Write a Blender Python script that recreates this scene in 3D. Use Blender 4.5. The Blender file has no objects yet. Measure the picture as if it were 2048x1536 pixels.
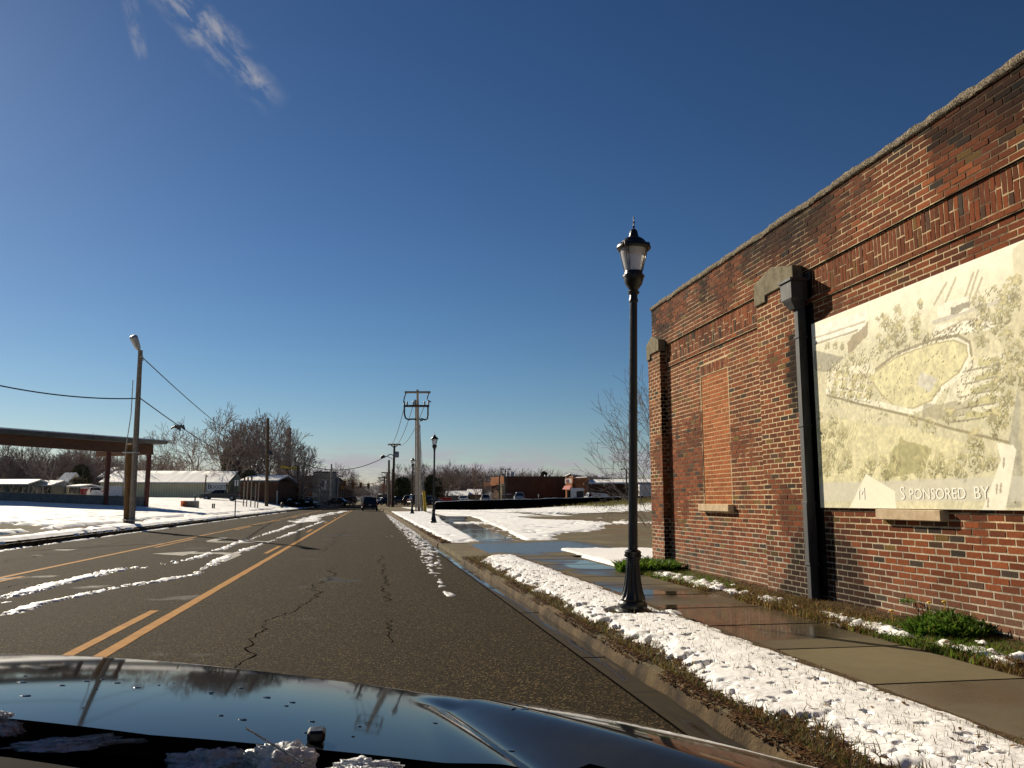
import bpy, math, random
import numpy as np
from mathutils import Vector, Matrix
from math import radians, sin, cos, tan, atan2, pi, sqrt
random.seed(7); RNG = np.random.default_rng(7)
S = bpy.context.scene
COL = S.collection

# ---------------------------------------------------------------- camera
FPX = 1657.0; EYE = 1.4
PITCH = math.atan((1002 - 768) / FPX)
YAW = math.atan((1024 - 735) / FPX * cos(PITCH))
cam = bpy.data.cameras.new('camera'); camo = bpy.data.objects.new('camera', cam); COL.objects.link(camo)
cam.sensor_width = 36; cam.lens = FPX / 2048 * 36; cam.clip_start = 0.05; cam.clip_end = 6000
camo.location = (0, 0, EYE); camo.rotation_euler = (pi / 2 + PITCH, 0, -YAW)
S.camera = camo
_f = np.array([sin(YAW) * cos(PITCH), cos(YAW) * cos(PITCH), sin(PITCH)])
_r = np.array([cos(YAW), -sin(YAW), 0.0]); _u = np.cross(_r, _f)
def at(x, y, d):
    'point of the place seen at photo pixel x, y, d metres away along the view axis'
    p = np.array([0, 0, EYE]) + (_f + _r * (x - 1024) / FPX - _u * (y - 768) / FPX) * d
    return Vector(p)

# ---------------------------------------------------------------- sky and sun
SUN_AZ = -31.0; SUN_EL = 26.0
W = bpy.data.worlds.new('World'); S.world = W; W.use_nodes = True
nt = W.node_tree; N = nt.nodes; Lk = nt.links
bg = N['Background']; bg.inputs['Strength'].default_value = 0.05
sky = N.new('ShaderNodeTexSky'); sky.sky_type = 'NISHITA'; sky.sun_disc = False
sky.sun_elevation = radians(SUN_EL); sky.sun_rotation = radians(SUN_AZ)
sky.air_density = 1.0; sky.dust_density = 0.10; sky.ozone_density = 3.0; sky.altitude = 100
tc = N.new('ShaderNodeTexCoord')
def wmath(op, a, b=None, c=None):
    n = N.new('ShaderNodeMath'); n.operation = op
    for i, v in enumerate((a, b, c)):
        if v is None: continue
        if isinstance(v, (int, float)): n.inputs[i].default_value = v
        else: Lk.new(v, n.inputs[i])
    return n.outputs[0]
def wstep(v, lo, hi):
    n = N.new('ShaderNodeMapRange'); n.interpolation_type = 'SMOOTHSTEP'
    n.inputs['From Min'].default_value = lo; n.inputs['From Max'].default_value = hi
    Lk.new(v, n.inputs['Value']); return n.outputs['Result']
sep = N.new('ShaderNodeSeparateXYZ'); Lk.new(tc.outputs['Generated'], sep.inputs[0])
az = wmath('ARCTAN2', sep.outputs['X'], sep.outputs['Y'])          # 0 ahead, + to the right
el = wmath('ARCSINE', sep.outputs['Z'])
# a wisp of cirrus high on the left: rotated frame along its length
def wisp(a0, e0, a1, e1, wid, seed, sc, thr):
    'cloud streak between two directions (azimuth, elevation in degrees)'
    L = math.hypot(a1 - a0, e1 - e0); ux, uy = (a1 - a0) / L, (e1 - e0) / L
    da = wmath('SUBTRACT', wmath('MULTIPLY', az, 180 / pi), a0); de = wmath('SUBTRACT', wmath('MULTIPLY', el, 180 / pi), e0)
    s = wmath('ADD', wmath('MULTIPLY', da, ux), wmath('MULTIPLY', de, uy))
    t = wmath('ADD', wmath('MULTIPLY', da, -uy), wmath('MULTIPLY', de, ux))
    cmb = N.new('ShaderNodeCombineXYZ'); Lk.new(wmath('MULTIPLY', s, 0.45), cmb.inputs[0]); Lk.new(wmath('MULTIPLY', t, 1.0), cmb.inputs[1]); cmb.inputs[2].default_value = seed
    nz = N.new('ShaderNodeTexNoise'); nz.inputs['Scale'].default_value = sc; nz.inputs['Detail'].default_value = 9; nz.inputs['Roughness'].default_value = 0.62; nz.inputs['Distortion'].default_value = 0.35
    Lk.new(cmb.outputs[0], nz.inputs['Vector'])
    wob = N.new('ShaderNodeTexNoise'); wob.inputs['Scale'].default_value = 0.5; wob.inputs['Detail'].default_value = 3; Lk.new(cmb.outputs[0], wob.inputs['Vector'])
    tt = wmath('ADD', t, wmath('MULTIPLY', wmath('SUBTRACT', wob.outputs['Fac'], 0.5), wid * 1.6))
    across = wstep(wmath('ABSOLUTE', tt), wid, wid * 0.1)
    along = wmath('MULTIPLY', wstep(s, -0.12 * L, 0.15 * L), wstep(s, L * 1.02, L * 0.75))
    m = wmath('MULTIPLY', wstep(nz.outputs['Fac'], thr, thr + 0.28), wmath('MULTIPLY', across, along))
    return m
CL = []
CL.append((wisp(-15.6, 31.9, -6.3, 25.7, 1.5, 1.3, 0.9, 0.38), 0.62))
CL.append((wisp(-16.8, 30.0, -15.5, 26.9, 0.6, 5.3, 1.1, 0.40), 0.35))
# low haze bank of thin pinkish cloud just over the horizon
cmb = N.new('ShaderNodeCombineXYZ'); Lk.new(wmath('MULTIPLY', az, 9.0), cmb.inputs[0]); Lk.new(wmath('MULTIPLY', el, 46.0), cmb.inputs[1]); cmb.inputs[2].default_value = 4.0
nz = N.new('ShaderNodeTexNoise'); nz.inputs['Scale'].default_value = 1.6; nz.inputs['Detail'].default_value = 7; nz.inputs['Roughness'].default_value = 0.6; Lk.new(cmb.outputs[0], nz.inputs['Vector'])
low = wmath('MULTIPLY', wstep(nz.outputs['Fac'], 0.36, 0.62), wmath('MULTIPLY', wstep(el, 0.075, 0.04), wstep(az, -0.35, 0.02)))
col = sky.outputs['Color']
hsv = N.new('ShaderNodeHueSaturation'); hsv.inputs['Saturation'].default_value = 1.09; Lk.new(col, hsv.inputs['Color']); col = hsv.outputs[0]
gm = N.new('ShaderNodeGamma'); gm.inputs['Gamma'].default_value = 1.35; Lk.new(col, gm.inputs['Color'])
sc_ = N.new('ShaderNodeVectorMath'); sc_.operation = 'SCALE'; Lk.new(gm.outputs[0], sc_.inputs[0]); sc_.inputs['Scale'].default_value = 0.40; col = sc_.outputs[0]
def wtint(c, lo, hi, rgb):
    f = wstep(el, lo, hi); n = N.new('ShaderNodeMix'); n.data_type = 'RGBA'; n.blend_type = 'MULTIPLY'; Lk.new(f, n.inputs[0]); Lk.new(c, n.inputs[6]); n.inputs[7].default_value = (*rgb, 1); return n.outputs[2]
col = wtint(col, 0.16, 0.0, (1.0, 0.93, 1.02)); col = wtint(col, 0.06, -0.01, (0.95, 0.93, 1.14))
def wmix(fac, a, rgb):
    n = N.new('ShaderNodeMix'); n.data_type = 'RGBA'
    Lk.new(fac, n.inputs[0]); Lk.new(a, n.inputs[6]); n.inputs[7].default_value = (*rgb, 1); return n.outputs[2]
for m, k in CL: col = wmix(wmath('MULTIPLY', m, k), col, (6.5, 6.3, 6.4))
col = wmix(wmath('MULTIPLY', low, 0.75), col, (6.0, 5.4, 6.3))
Lk.new(col, bg.inputs['Color'])

sun = bpy.data.lights.new('sun', 'SUN'); sun.energy = 5.0; sun.angle = radians(0.53); sun.color = (1.0, 0.88, 0.69)
suno = bpy.data.objects.new('sun', sun); COL.objects.link(suno)
_sd = Vector((sin(radians(SUN_AZ)) * cos(radians(SUN_EL)), cos(radians(SUN_AZ)) * cos(radians(SUN_EL)), sin(radians(SUN_EL))))
suno.rotation_euler = (-_sd).to_track_quat('-Z', 'Y').to_euler()
V = S.view_settings
V.view_transform = 'Standard'; V.look = 'None'; V.gamma = 1; V.exposure = 0.5; V.use_curve_mapping = False

# ---------------------------------------------------------------- noise helpers
def _hash(ix, iy, seed):
    h = (ix.astype(np.int64) * 374761393 + iy.astype(np.int64) * 668265263 + seed * 1442695041) & 0xFFFFFFFF
    h = ((h ^ (h >> 13)) * 1274126177) & 0xFFFFFFFF
    return ((h ^ (h >> 16)) & 0xFFFF) / 65535.0
def vnoise(x, y, seed=0):
    x = np.asarray(x, float); y = np.asarray(y, float)
    ix = np.floor(x); iy = np.floor(y); fx = x - ix; fy = y - iy
    fx = fx * fx * (3 - 2 * fx); fy = fy * fy * (3 - 2 * fy)
    a = _hash(ix, iy, seed); b = _hash(ix + 1, iy, seed); c = _hash(ix, iy + 1, seed); d = _hash(ix + 1, iy + 1, seed)
    return (a * (1 - fx) + b * fx) * (1 - fy) + (c * (1 - fx) + d * fx) * fy
def fbm(x, y, seed=0, o=4, g=0.5):
    r = 0; a = 1; t = 0
    x = np.asarray(x, float); y = np.asarray(y, float)
    for i in range(o):
        r = r + a * vnoise(x * 2 ** i + 17.3 * i, y * 2 ** i - 9.1 * i, seed + i); t += a; a *= g
    return r / t
def sstep(v, a, b):
    t = np.clip((np.asarray(v, float) - a) / (b - a), 0, 1); return t * t * (3 - 2 * t)

# ---------------------------------------------------------------- mesh builder
class MB:
    def __init__(s): s.v = []; s.f = []; s.m = []; s.c = []; s.col = (1, 1, 1); s.n = 0
    def add(s, vs, fs, m=0, cols=None):
        b = s.n; vs = [tuple(map(float, v)) for v in vs]
        s.v += vs; s.n += len(vs); s.f += [tuple(b + i for i in f) for f in fs]; s.m += [m] * len(fs)
        s.c += list(cols) if cols is not None else [s.col] * len(vs)
        return s
    def np(s, V_, F_, m=0, C_=None):
        b = s.n; s.v += V_.tolist(); s.n += len(V_); s.f += (F_ + b).tolist(); s.m += [m] * len(F_)
        s.c += C_.tolist() if C_ is not None else [s.col] * len(V_); return s
    def box(s, c, d, rz=0, b=0, m=0, M=None):
        hx, hy, hz = d[0] / 2, d[1] / 2, d[2] / 2
        R = M if M is not None else (Matrix.Rotation(rz, 3, 'Z') if rz else None)
        def T(p):
            if R is not None: p = R @ Vector(p)
            return (p[0] + c[0], p[1] + c[1], p[2] + c[2])
        if not b:
            vs = [T((x * hx, y * hy, z * hz)) for x in (-1, 1) for y in (-1, 1) for z in (-1, 1)]
            return s.add(vs, [(0, 1, 3, 2), (4, 6, 7, 5), (0, 4, 5, 1), (2, 3, 7, 6), (0, 2, 6, 4), (1, 5, 7, 3)], m)
        b = min(b, hx * .95, hy * .95, hz * .95); vs = []; ix = {}
        for x in (-1, 1):
            for y in (-1, 1):
                for z in (-1, 1):
                    for k in range(3):
                        p = [x * (hx - b), y * (hy - b), z * (hz - b)]; p[k] = (x * hx, y * hy, z * hz)[k]
                        ix[x, y, z, k] = len(vs); vs.append(T(p))
        fs = []
        for k in range(3):
            for sg in (-1, 1):
                o = [(-1, -1), (1, -1), (1, 1), (-1, 1)]; q = []
                for u_, w_ in o:
                    t = [0, 0, 0]; t[k] = sg; t[(k + 1) % 3] = u_; t[(k + 2) % 3] = w_; q.append(ix[t[0], t[1], t[2], k])
                fs.append(tuple(q if sg > 0 else q[::-1]))
        for k in range(3):
            i, j = (k + 1) % 3, (k + 2) % 3
            for a in (-1, 1):
                for b_ in (-1, 1):
                    q = []
                    for e, ax in ((-1, i), (1, i), (1, j), (-1, j)):
                        t = [0, 0, 0]; t[k] = e; t[i] = a; t[j] = b_; q.append(ix[t[0], t[1], t[2], ax])
                    fs.append(tuple(q if a * b_ > 0 else q[::-1]))
        for x in (-1, 1):
            for y in (-1, 1):
                for z in (-1, 1):
                    q = (ix[x, y, z, 0], ix[x, y, z, 1], ix[x, y, z, 2]); fs.append(q if x * y * z > 0 else q[::-1])
        return s.add(vs, fs, m)
    def tube(s, pts, rad, n=8, m=0, cap=True):
        pts = [Vector(p) for p in pts]; k = len(pts)
        rad = [rad] * k if isinstance(rad, (int, float)) else rad
        vs = []; fs = []; up = None
        for i, p in enumerate(pts):
            d = (pts[min(i + 1, k - 1)] - pts[max(i - 1, 0)]).normalized()
            if up is None: up = Vector((0, 0, 1)) if abs(d.z) < .9 else Vector((1, 0, 0))
            a = d.cross(up).normalized(); b = a.cross(d).normalized(); up = b
            for j in range(n):
                t = 2 * pi * j / n; vs.append(p + (a * cos(t) + b * sin(t)) * rad[i])
        for i in range(k - 1):
            for j in range(n):
                j2 = (j + 1) % n; fs.append((i * n + j, i * n + j2, (i + 1) * n + j2, (i + 1) * n + j))
        if cap: fs.append(tuple(range(n))[::-1]); fs.append(tuple((k - 1) * n + j for j in range(n)))
        return s.add(vs, fs, m)
    def lathe(s, prof, n=24, o=(0, 0, 0), m=0, fl=None):
        'prof: (radius, z[, flute depth]); fl: number of flutes'
        vs = []; fs = []
        for q in prof:
            for j in range(n):
                t = 2 * pi * j / n; r = q[0]
                if fl and len(q) > 2 and q[2]: r *= 1 - q[2] * (0.5 + 0.5 * cos(fl * t)) ** 2
                vs.append((o[0] + r * cos(t), o[1] + r * sin(t), o[2] + q[1]))
        for i in range(len(prof) - 1):
            for j in range(n):
                j2 = (j + 1) % n; fs.append((i * n + j, i * n + j2, (i + 1) * n + j2, (i + 1) * n + j))
        fs.append(tuple(range(n))[::-1]); fs.append(tuple((len(prof) - 1) * n + j for j in range(n)))
        return s.add(vs, fs, m)
    def ext(s, poly, vec, m=0):
        'extrude a planar polygon of 3-D points along vec'
        k = len(poly); a = [Vector(p) for p in poly]; b = [p + Vector(vec) for p in a]
        nrm = sum(((a[i] - a[0]).cross(a[(i + 1) % k] - a[0]) for i in range(1, k - 1)), Vector())
        fs = [tuple(range(k)), tuple(range(k, 2 * k))[::-1]] + [(i, i + k, (i + 1) % k + k, (i + 1) % k) for i in range(k)]
        if nrm.dot(Vector(vec)) > 0: fs = [f[::-1] for f in fs]
        return s.add(a + b, fs, m)
    def build(s, name, mats, parent=None, smooth=None, local=False):
        me = bpy.data.meshes.new(name)
        off = Vector()
        if parent is not None and not local:
            q = parent
            while q is not None: off += q.location; q = q.parent
        vv = np.array(s.v, float) - np.array(off) if len(s.v) else np.zeros((0, 3))
        me.from_pydata(vv.tolist(), [], s.f)
        for mm in (mats if isinstance(mats, (list, tuple)) else [mats]): me.materials.append(mm)
        me.polygons.foreach_set('material_index', s.m)
        ca = me.color_attributes.new('Col', 'FLOAT_COLOR', 'POINT')
        cc = np.ones((len(s.v), 4)); cc[:, :3] = np.array(s.c)[:, :3]; ca.data.foreach_set('color', cc.ravel())
        if smooth is not None:
            me.polygons.foreach_set('use_smooth', [True] * len(s.f)); me.set_sharp_from_angle(angle=radians(smooth))
        me.update(); o = bpy.data.objects.new(name, me); COL.objects.link(o)
        if parent is not None: o.parent = parent
        return o
def tag(o, label=None, cat=None, group=None, kind=None):
    if label: o['label'] = label
    if cat: o['category'] = cat
    if group: o['group'] = group
    if kind: o['kind'] = kind
    return o
def thing(name, label, cat, loc=(0, 0, 0), group=None, rz=0):
    o = bpy.data.objects.new(name, None); COL.objects.link(o); o.location = loc; o.rotation_euler = (0, 0, rz)
    o.empty_display_size = .2
    return tag(o, label, cat, group)
def kids(o): return [c for c in bpy.data.objects if c.parent == o]
def copy_tree(o, parent=None, childmap=None):
    if childmap is None:
        childmap = {}
        for c in bpy.data.objects:
            if c.parent: childmap.setdefault(c.parent.name, []).append(c)
    c = o.copy(); COL.objects.link(c); c.parent = parent
    for ch in childmap.get(o.name, []): copy_tree(ch, c, childmap)
    return c
def grid_faces(nx, ny):
    i = np.arange(nx - 1)[:, None]; j = np.arange(ny - 1)[None, :]
    a = (i * ny + j).ravel(); b = ((i + 1) * ny + j).ravel(); return np.stack([a, b, b + 1, a + 1], 1)
def font(name, text, size, matx, parent, loc, xdir, ydir, ext=0.004, align='LEFT', spacing=1.0, sx=1.0):
    cu = bpy.data.curves.new(name, 'FONT'); cu.body = text; cu.size = size; cu.extrude = ext; cu.align_x = align; cu.space_character = spacing
    cu.resolution_u = 3
    ob = bpy.data.objects.new(name, cu); cu.materials.append(matx); COL.objects.link(ob)
    x = Vector(xdir).normalized(); y = Vector(ydir).normalized(); z = x.cross(y)
    off = Vector(); q = parent
    while q is not None: off += q.location; q = q.parent
    M = Matrix(((x.x * sx, y.x, z.x), (x.y * sx, y.y, z.y), (x.z * sx, y.z, z.z))).to_4x4(); M.translation = Vector(loc) - off
    bpy.context.view_layer.update()
    me = bpy.data.meshes.new_from_object(ob.evaluated_get(bpy.context.evaluated_depsgraph_get())); bpy.data.objects.remove(ob); me.materials.clear(); me.materials.append(matx)
    ob = bpy.data.objects.new(name, me); COL.objects.link(ob); ob.parent = parent; ob.matrix_local = M
    return ob

# ---------------------------------------------------------------- materials
def mat(name, c1, c2=None, scale=8, rough=0.7, rough2=None, bump=0.0, bscale=None, metal=0.0, coat=0.0, attr=False, detail=5, spec=0.5, stretch=None, lo=0.35, hi=0.65, bdist=0.02, trans=0, sheen=0, ior=None):
    if rough >= .8: spec = min(spec, .12)
    m = bpy.data.materials.new(name); m.use_nodes = True; t = m.node_tree; n = t.nodes; l = t.links
    b = n['Principled BSDF']; b.inputs['Roughness'].default_value = rough; b.inputs['Metallic'].default_value = metal
    b.inputs['Coat Weight'].default_value = coat; b.inputs['Coat Roughness'].default_value = 0.03; b.inputs['Specular IOR Level'].default_value = spec
    if trans: b.inputs['Transmission Weight'].default_value = trans
    if ior: b.inputs['IOR'].default_value = ior
    c2 = c2 or c1
    g = n.new('ShaderNodeTexCoord'); vec = g.outputs['Object']
    if stretch:
        mp = n.new('ShaderNodeMapping'); mp.inputs['Scale'].default_value = stretch; l.new(vec, mp.inputs[0]); vec = mp.outputs[0]
    z = n.new('ShaderNodeTexNoise'); z.inputs['Scale'].default_value = scale; z.inputs['Detail'].default_value = detail; z.inputs['Roughness'].default_value = .6; l.new(vec, z.inputs['Vector'])
    r = n.new('ShaderNodeMapRange'); r.inputs['From Min'].default_value = lo; r.inputs['From Max'].default_value = hi; l.new(z.outputs['Fac'], r.inputs['Value'])
    x = n.new('ShaderNodeMix'); x.data_type = 'RGBA'; l.new(r.outputs[0], x.inputs[0]); x.inputs[6].default_value = (*c1, 1); x.inputs[7].default_value = (*c2, 1)
    out = x.outputs[2]
    if attr:
        a = n.new('ShaderNodeAttribute'); a.attribute_name = 'Col'
        y = n.new('ShaderNodeMix'); y.data_type = 'RGBA'; y.blend_type = 'MULTIPLY'; y.inputs[0].default_value = 1; l.new(a.outputs['Color'], y.inputs[6]); l.new(out, y.inputs[7]); out = y.outputs[2]
    l.new(out, b.inputs['Base Color'])
    if rough2 is not None:
        q = n.new('ShaderNodeMapRange'); q.inputs['To Min'].default_value = rough; q.inputs['To Max'].default_value = rough2; l.new(r.outputs[0], q.inputs['Value']); l.new(q.outputs[0], b.inputs['Roughness'])
    if bump:
        z2 = n.new('ShaderNodeTexNoise'); z2.inputs['Scale'].default_value = bscale or scale * 4; z2.inputs['Detail'].default_value = 6; l.new(vec, z2.inputs['Vector'])
        bp = n.new('ShaderNodeBump'); bp.inputs['Strength'].default_value = bump; bp.inputs['Distance'].default_value = bdist; l.new(z2.outputs['Fac'], bp.inputs['Height']); l.new(bp.outputs[0], b.inputs['Normal'])
    return m
M = {}
M['brick'] = mat('brick', (.78, .78, .78), (1.12, 1.1, 1.08), 38, .92, bump=.5, bscale=160, attr=True, bdist=.006, spec=.12)
M['mortar'] = mat('mortar', (.75, .75, .75), (1.1, 1.1, 1.1), 30, .95, bump=.6, bscale=120, attr=True, bdist=.006, spec=.1)
M['stone'] = mat('cap_stone', (.13, .11, .07), (.24, .21, .14), 9, .9, bump=.4, bscale=70, bdist=.01)
M['sill'] = mat('sill_stone', (.42, .31, .19), (.58, .45, .30), 8, .9, bump=.3, bscale=60, bdist=.008)
M['coping'] = mat('pebbled_coping', (.05, .04, .028), (.42, .35, .25), 75, .9, bump=.9, bscale=110, bdist=.02, detail=3, lo=.42, hi=.62)
M['black_iron'] = mat('black_painted_iron', (.006, .006, .006), (.011, .011, .011), 14, .30, .42, bump=.15, bscale=60, spec=.45)
M['lead'] = mat('weathered_downspout_metal', (.006, .006, .007), (.055, .058, .062), 5, .6, .8, metal=.1, bump=.15, bscale=30, stretch=(1, 1, .25))
M['concrete'] = mat('concrete', (.24, .22, .17), (.34, .31, .25), 6, .9, bump=.3, bscale=90)
M['dark_concrete'] = mat('shaded_concrete', (.11, .12, .12), (.17, .175, .17), 4, .9, bump=.2, bscale=50)
M['kerb'] = mat('worn_kerb', (.028, .019, .011), (.115, .078, .04), 3, .9, bump=.6, bscale=40)
M['snow'] = mat('snow', (.88, .87, .85), (.94, .935, .92), 3, .55, bump=.22, bscale=70, bdist=.008)
M['snow_far'] = mat('field_snow', (.85, .84, .81), (.92, .915, .90), 1.2, .7, bump=.2, bscale=6, bdist=.05)
M['slush'] = mat('slush', (.55, .53, .50), (.80, .80, .80), 9, .45, bump=.5, bscale=80, bdist=.01)
M['roof_snow'] = mat('roof_snow', (.84, .83, .80), (.90, .89, .87), 2, .7, bump=.15, bscale=8, bdist=.04)
M['ice'] = mat('ice_crust', (.72, .73, .73), (.95, .95, .94), 60, .12, .5, bump=.8, bscale=220, bdist=.004, spec=.6, trans=.35, ior=1.31)
M['ground'] = mat('lot_ground', (.72, .72, .72), (1.2, 1.18, 1.12), .9, .95, bump=.5, bscale=14, attr=True, bdist=.05)
M['soil'] = mat('leafy_soil', (.05, .032, .018), (.13, .085, .045), 14, .95, bump=.8, bscale=70, bdist=.02)
M['leaf'] = mat('leaf_blade', (.8, .8, .8), (1.2, 1.2, 1.1), 9, .6, attr=True, spec=.2)
_t = M['leaf'].node_tree; _b = _t.nodes['Principled BSDF']; _tr = _t.nodes.new('ShaderNodeBsdfTranslucent'); _ms = _t.nodes.new('ShaderNodeMixShader'); _ms.inputs[0].default_value = .5
_t.links.new(_b.inputs['Base Color'].links[0].from_socket, _tr.inputs[0]); _t.links.new(_b.outputs[0], _ms.inputs[1]); _t.links.new(_tr.outputs[0], _ms.inputs[2]); _t.links.new(_ms.outputs[0], _t.nodes['Material Output'].inputs[0])
M['yellow'] = mat('road_yellow', (.30, .125, .008), (.44, .20, .018), 5, .85, bump=.5, bscale=150, bdist=.008, detail=9, lo=.3, hi=.7)
M['white_paint'] = mat('road_white', (.20, .185, .15), (.42, .40, .35), 4, .8, bump=.4, bscale=150, bdist=.008)
M['crack'] = mat('crack_gap', (.004, .0035, .003), (.008, .007, .006), 10, 1.0, spec=0)
M['pole'] = mat('weathered_wood', (.14, .11, .085), (.30, .26, .22), 5, .85, bump=.5, bscale=18, stretch=(6, 6, .4), bdist=.01)
M['pole_dark'] = mat('dark_wood', (.045, .032, .022), (.11, .075, .05), 5, .85, bump=.5, bscale=18, stretch=(6, 6, .4), bdist=.01)
M['pole_brown'] = mat('brown_wood', (.11, .06, .025), (.22, .13, .06), 5, .85, bump=.5, bscale=18, stretch=(6, 6, .4), bdist=.01)
M['galv'] = mat('galvanised', (.30, .31, .32), (.46, .46, .46), 12, .5, metal=.6)
M['grey_metal'] = mat('grey_metal', (.20, .20, .20), (.32, .32, .32), 8, .55, metal=.3)
M['dark_metal'] = mat('dark_metal', (.02, .02, .022), (.04, .04, .042), 8, .5)
M['wire'] = mat('cable', (.010, .010, .011), (.02, .02, .02), 8, .6)
M['pale_pole'] = mat('pale_weathered_wood', (.26, .23, .20), (.46, .42, .37), 5, .85, bump=.5, bscale=18, stretch=(6, 6, .4), bdist=.01)
M['rust'] = mat('rust_red_steel', (.075, .018, .010), (.12, .030, .016), 3, .75, bump=.2, bscale=20)
M['fascia'] = mat('brown_fascia', (.075, .030, .011), (.12, .048, .018), 1.5, .75, stretch=(1, 1, 4))
M['gutter_edge'] = mat('dark_roof_edge', (.03, .033, .033), (.07, .075, .075), 2, .6)
M['siding'] = mat('cream_siding', (.66, .58, .34), (.74, .66, .40), .8, .6, attr=True)
M['white_board'] = mat('white_board', (.66, .67, .68), (.74, .75, .76), 2, .6)
M['black_letter'] = mat('black_lettering', (.012, .012, .014), None, 2, .6)
M['cream_letter'] = mat('cream_lettering', (.86, .83, .70), None, 2, .55)
M['poster'] = mat('printed_panel', (.96, .96, .96), (1.02, 1.02, 1.02), 30, .5, attr=True, spec=.12)
M['silt'] = mat('black_silt_fence', (.0015, .0015, .002), (.004, .004, .004), 3, 1.0, spec=.05)
M['brick_far'] = mat('dark_brick_far', (.085, .045, .028), (.13, .07, .045), .6, .9)
M['brick_lit'] = mat('orange_brick_far', (.36, .14, .06), (.44, .18, .08), .5, .9)
M['brick_brown'] = mat('brown_brick_far', (.10, .055, .035), (.14, .08, .05), .6, .9)
M['grey_wall'] = mat('grey_render', (.19, .21, .20), (.24, .26, .25), .4, .9)
M['red_cloth'] = mat('red_awning', (.30, .010, .010), (.36, .014, .012), 1, .7)
M['orange'] = mat('safety_orange', (.85, .16, .03), (.90, .22, .05), 2, .6)
M['guy_yellow'] = mat('yellow_guard', (.75, .48, .03), (.82, .55, .06), 2, .5)
M['signal'] = mat('signal_yellow', (.70, .28, .02), (.78, .36, .04), 2, .5)
M['glass_dark'] = mat('dark_glass', (.010, .012, .014), None, 2, .06, spec=.6)
M['tyre'] = mat('tyre_rubber', (.012, .012, .012), (.02, .02, .02), 8, .85)
M['chrome'] = mat('bright_trim', (.55, .55, .56), None, 2, .25, metal=1)
M['tail'] = mat('red_lens', (.35, .012, .012), None, 2, .2)
M['lamp_lens'] = mat('clear_lens', (.62, .60, .56), None, 2, .2)
def paint(n, c): 
    k = 'paint_' + n
    if k not in M: M[k] = mat(n + '_car_paint', c, tuple(x * 1.08 for x in c), 3, .4, coat=.15, spec=.3)
    return M[k]
def bark(n, c1, c2): return mat(n, c1, c2, 3, .9, bump=.5, bscale=20, stretch=(3, 3, .6), bdist=.03)
M['bark'] = bark('grey_brown_bark', (.12, .088, .068), (.27, .21, .17))
M['bark_dark'] = bark('dark_bark', (.035, .025, .02), (.10, .075, .06))
M['twig'] = mat('twigs', (.20, .163, .14), (.40, .34, .30), 2, .9)
M['twig_red'] = mat('reddish_twigs', (.22, .155, .125), (.42, .33, .28), 2, .9)
M['twig_far'] = mat('far_twigs', (.18, .147, .13), (.31, .255, .23), .4, .95)
M['needles'] = mat('evergreen_needles', (.045, .052, .024), (.15, .15, .075), 1.5, .8)
M['hill'] = mat('wooded_hill', (.10, .10, .12), (.15, .145, .165), .02, 1)

# asphalt: coarse aggregate, wheel-path streaks and damp patches
def asphalt():
    m = bpy.data.materials.new('asphalt'); m.use_nodes = True; t = m.node_tree; n = t.nodes; l = t.links; b = n['Principled BSDF']
    g = n.new('ShaderNodeTexCoord').outputs['Object']
    vo = n.new('ShaderNodeTexVoronoi'); vo.inputs['Scale'].default_value = 88; l.new(g, vo.inputs['Vector'])
    hs = n.new('ShaderNodeSeparateColor'); l.new(vo.outputs['Color'], hs.inputs[0])
    r = n.new('ShaderNodeValToRGB'); l.new(hs.outputs[0], r.inputs[0])
    e = r.color_ramp.elements; e[0].position = 0; e[0].color = (.012, .009, .0055, 1); e[1].position = 1; e[1].color = (.22, .16, .08, 1)
    a = e.new(.45); a.color = (.018, .0125, .0052, 1); a = e.new(.82); a.color = (.033, .023, .0095, 1)
    mp = n.new('ShaderNodeMapping'); mp.inputs['Scale'].default_value = (1, .06, 1); l.new(g, mp.inputs[0])
    z = n.new('ShaderNodeTexNoise'); z.inputs['Scale'].default_value = 1.7; z.inputs['Detail'].default_value = 5; l.new(mp.outputs[0], z.inputs['Vector'])
    z3 = n.new('ShaderNodeTexNoise'); z3.inputs['Scale'].default_value = .55; z3.inputs['Detail'].default_value = 6; l.new(g, z3.inputs['Vector'])
    def mr(v, a0, a1, b0, b1):
        q = n.new('ShaderNodeMapRange'); q.inputs[1].default_value = a0; q.inputs[2].default_value = a1; q.inputs[3].default_value = b0; q.inputs[4].default_value = b1; l.new(v, q.inputs[0]); return q.outputs[0]
    def mx(mode, f, A, B):
        q = n.new('ShaderNodeMix'); q.data_type = 'RGBA'; q.blend_type = mode
        if isinstance(f, float): q.inputs[0].default_value = f
        else: l.new(f, q.inputs[0])
        for i, v in ((6, A), (7, B)):
            if isinstance(v, tuple): q.inputs[i].default_value = (*v, 1)
            else: l.new(v, q.inputs[i])
        return q.outputs[2]
    c = mx('MIX', mr(z.outputs['Fac'], .35, .7, .0, .35), r.outputs[0], (.014, .011, .007))
    c = mx('MIX', mr(z3.outputs['Fac'], .42, .62, 0, .30), c, (.034, .0245, .0125))
    wet = mr(z3.outputs['Fac'], .36, .29, 0, .85)
    c = mx('MIX', wet, c, (.018, .016, .013)); l.new(c, b.inputs['Base Color'])
    zr = n.new('ShaderNodeMath'); zr.operation = 'MULTIPLY_ADD'; l.new(wet, zr.inputs[0]); zr.inputs[1].default_value = -.50; zr.inputs[2].default_value = .92; l.new(zr.outputs[0], b.inputs['Roughness'])
    b.inputs['Specular IOR Level'].default_value = .05
    bp = n.new('ShaderNodeBump'); bp.inputs['Strength'].default_value = .75; bp.inputs['Distance'].default_value = .006; l.new(vo.outputs['Distance'], bp.inputs['Height']); bp.invert = True; l.new(bp.outputs[0], b.inputs['Normal'])
    return m
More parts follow.
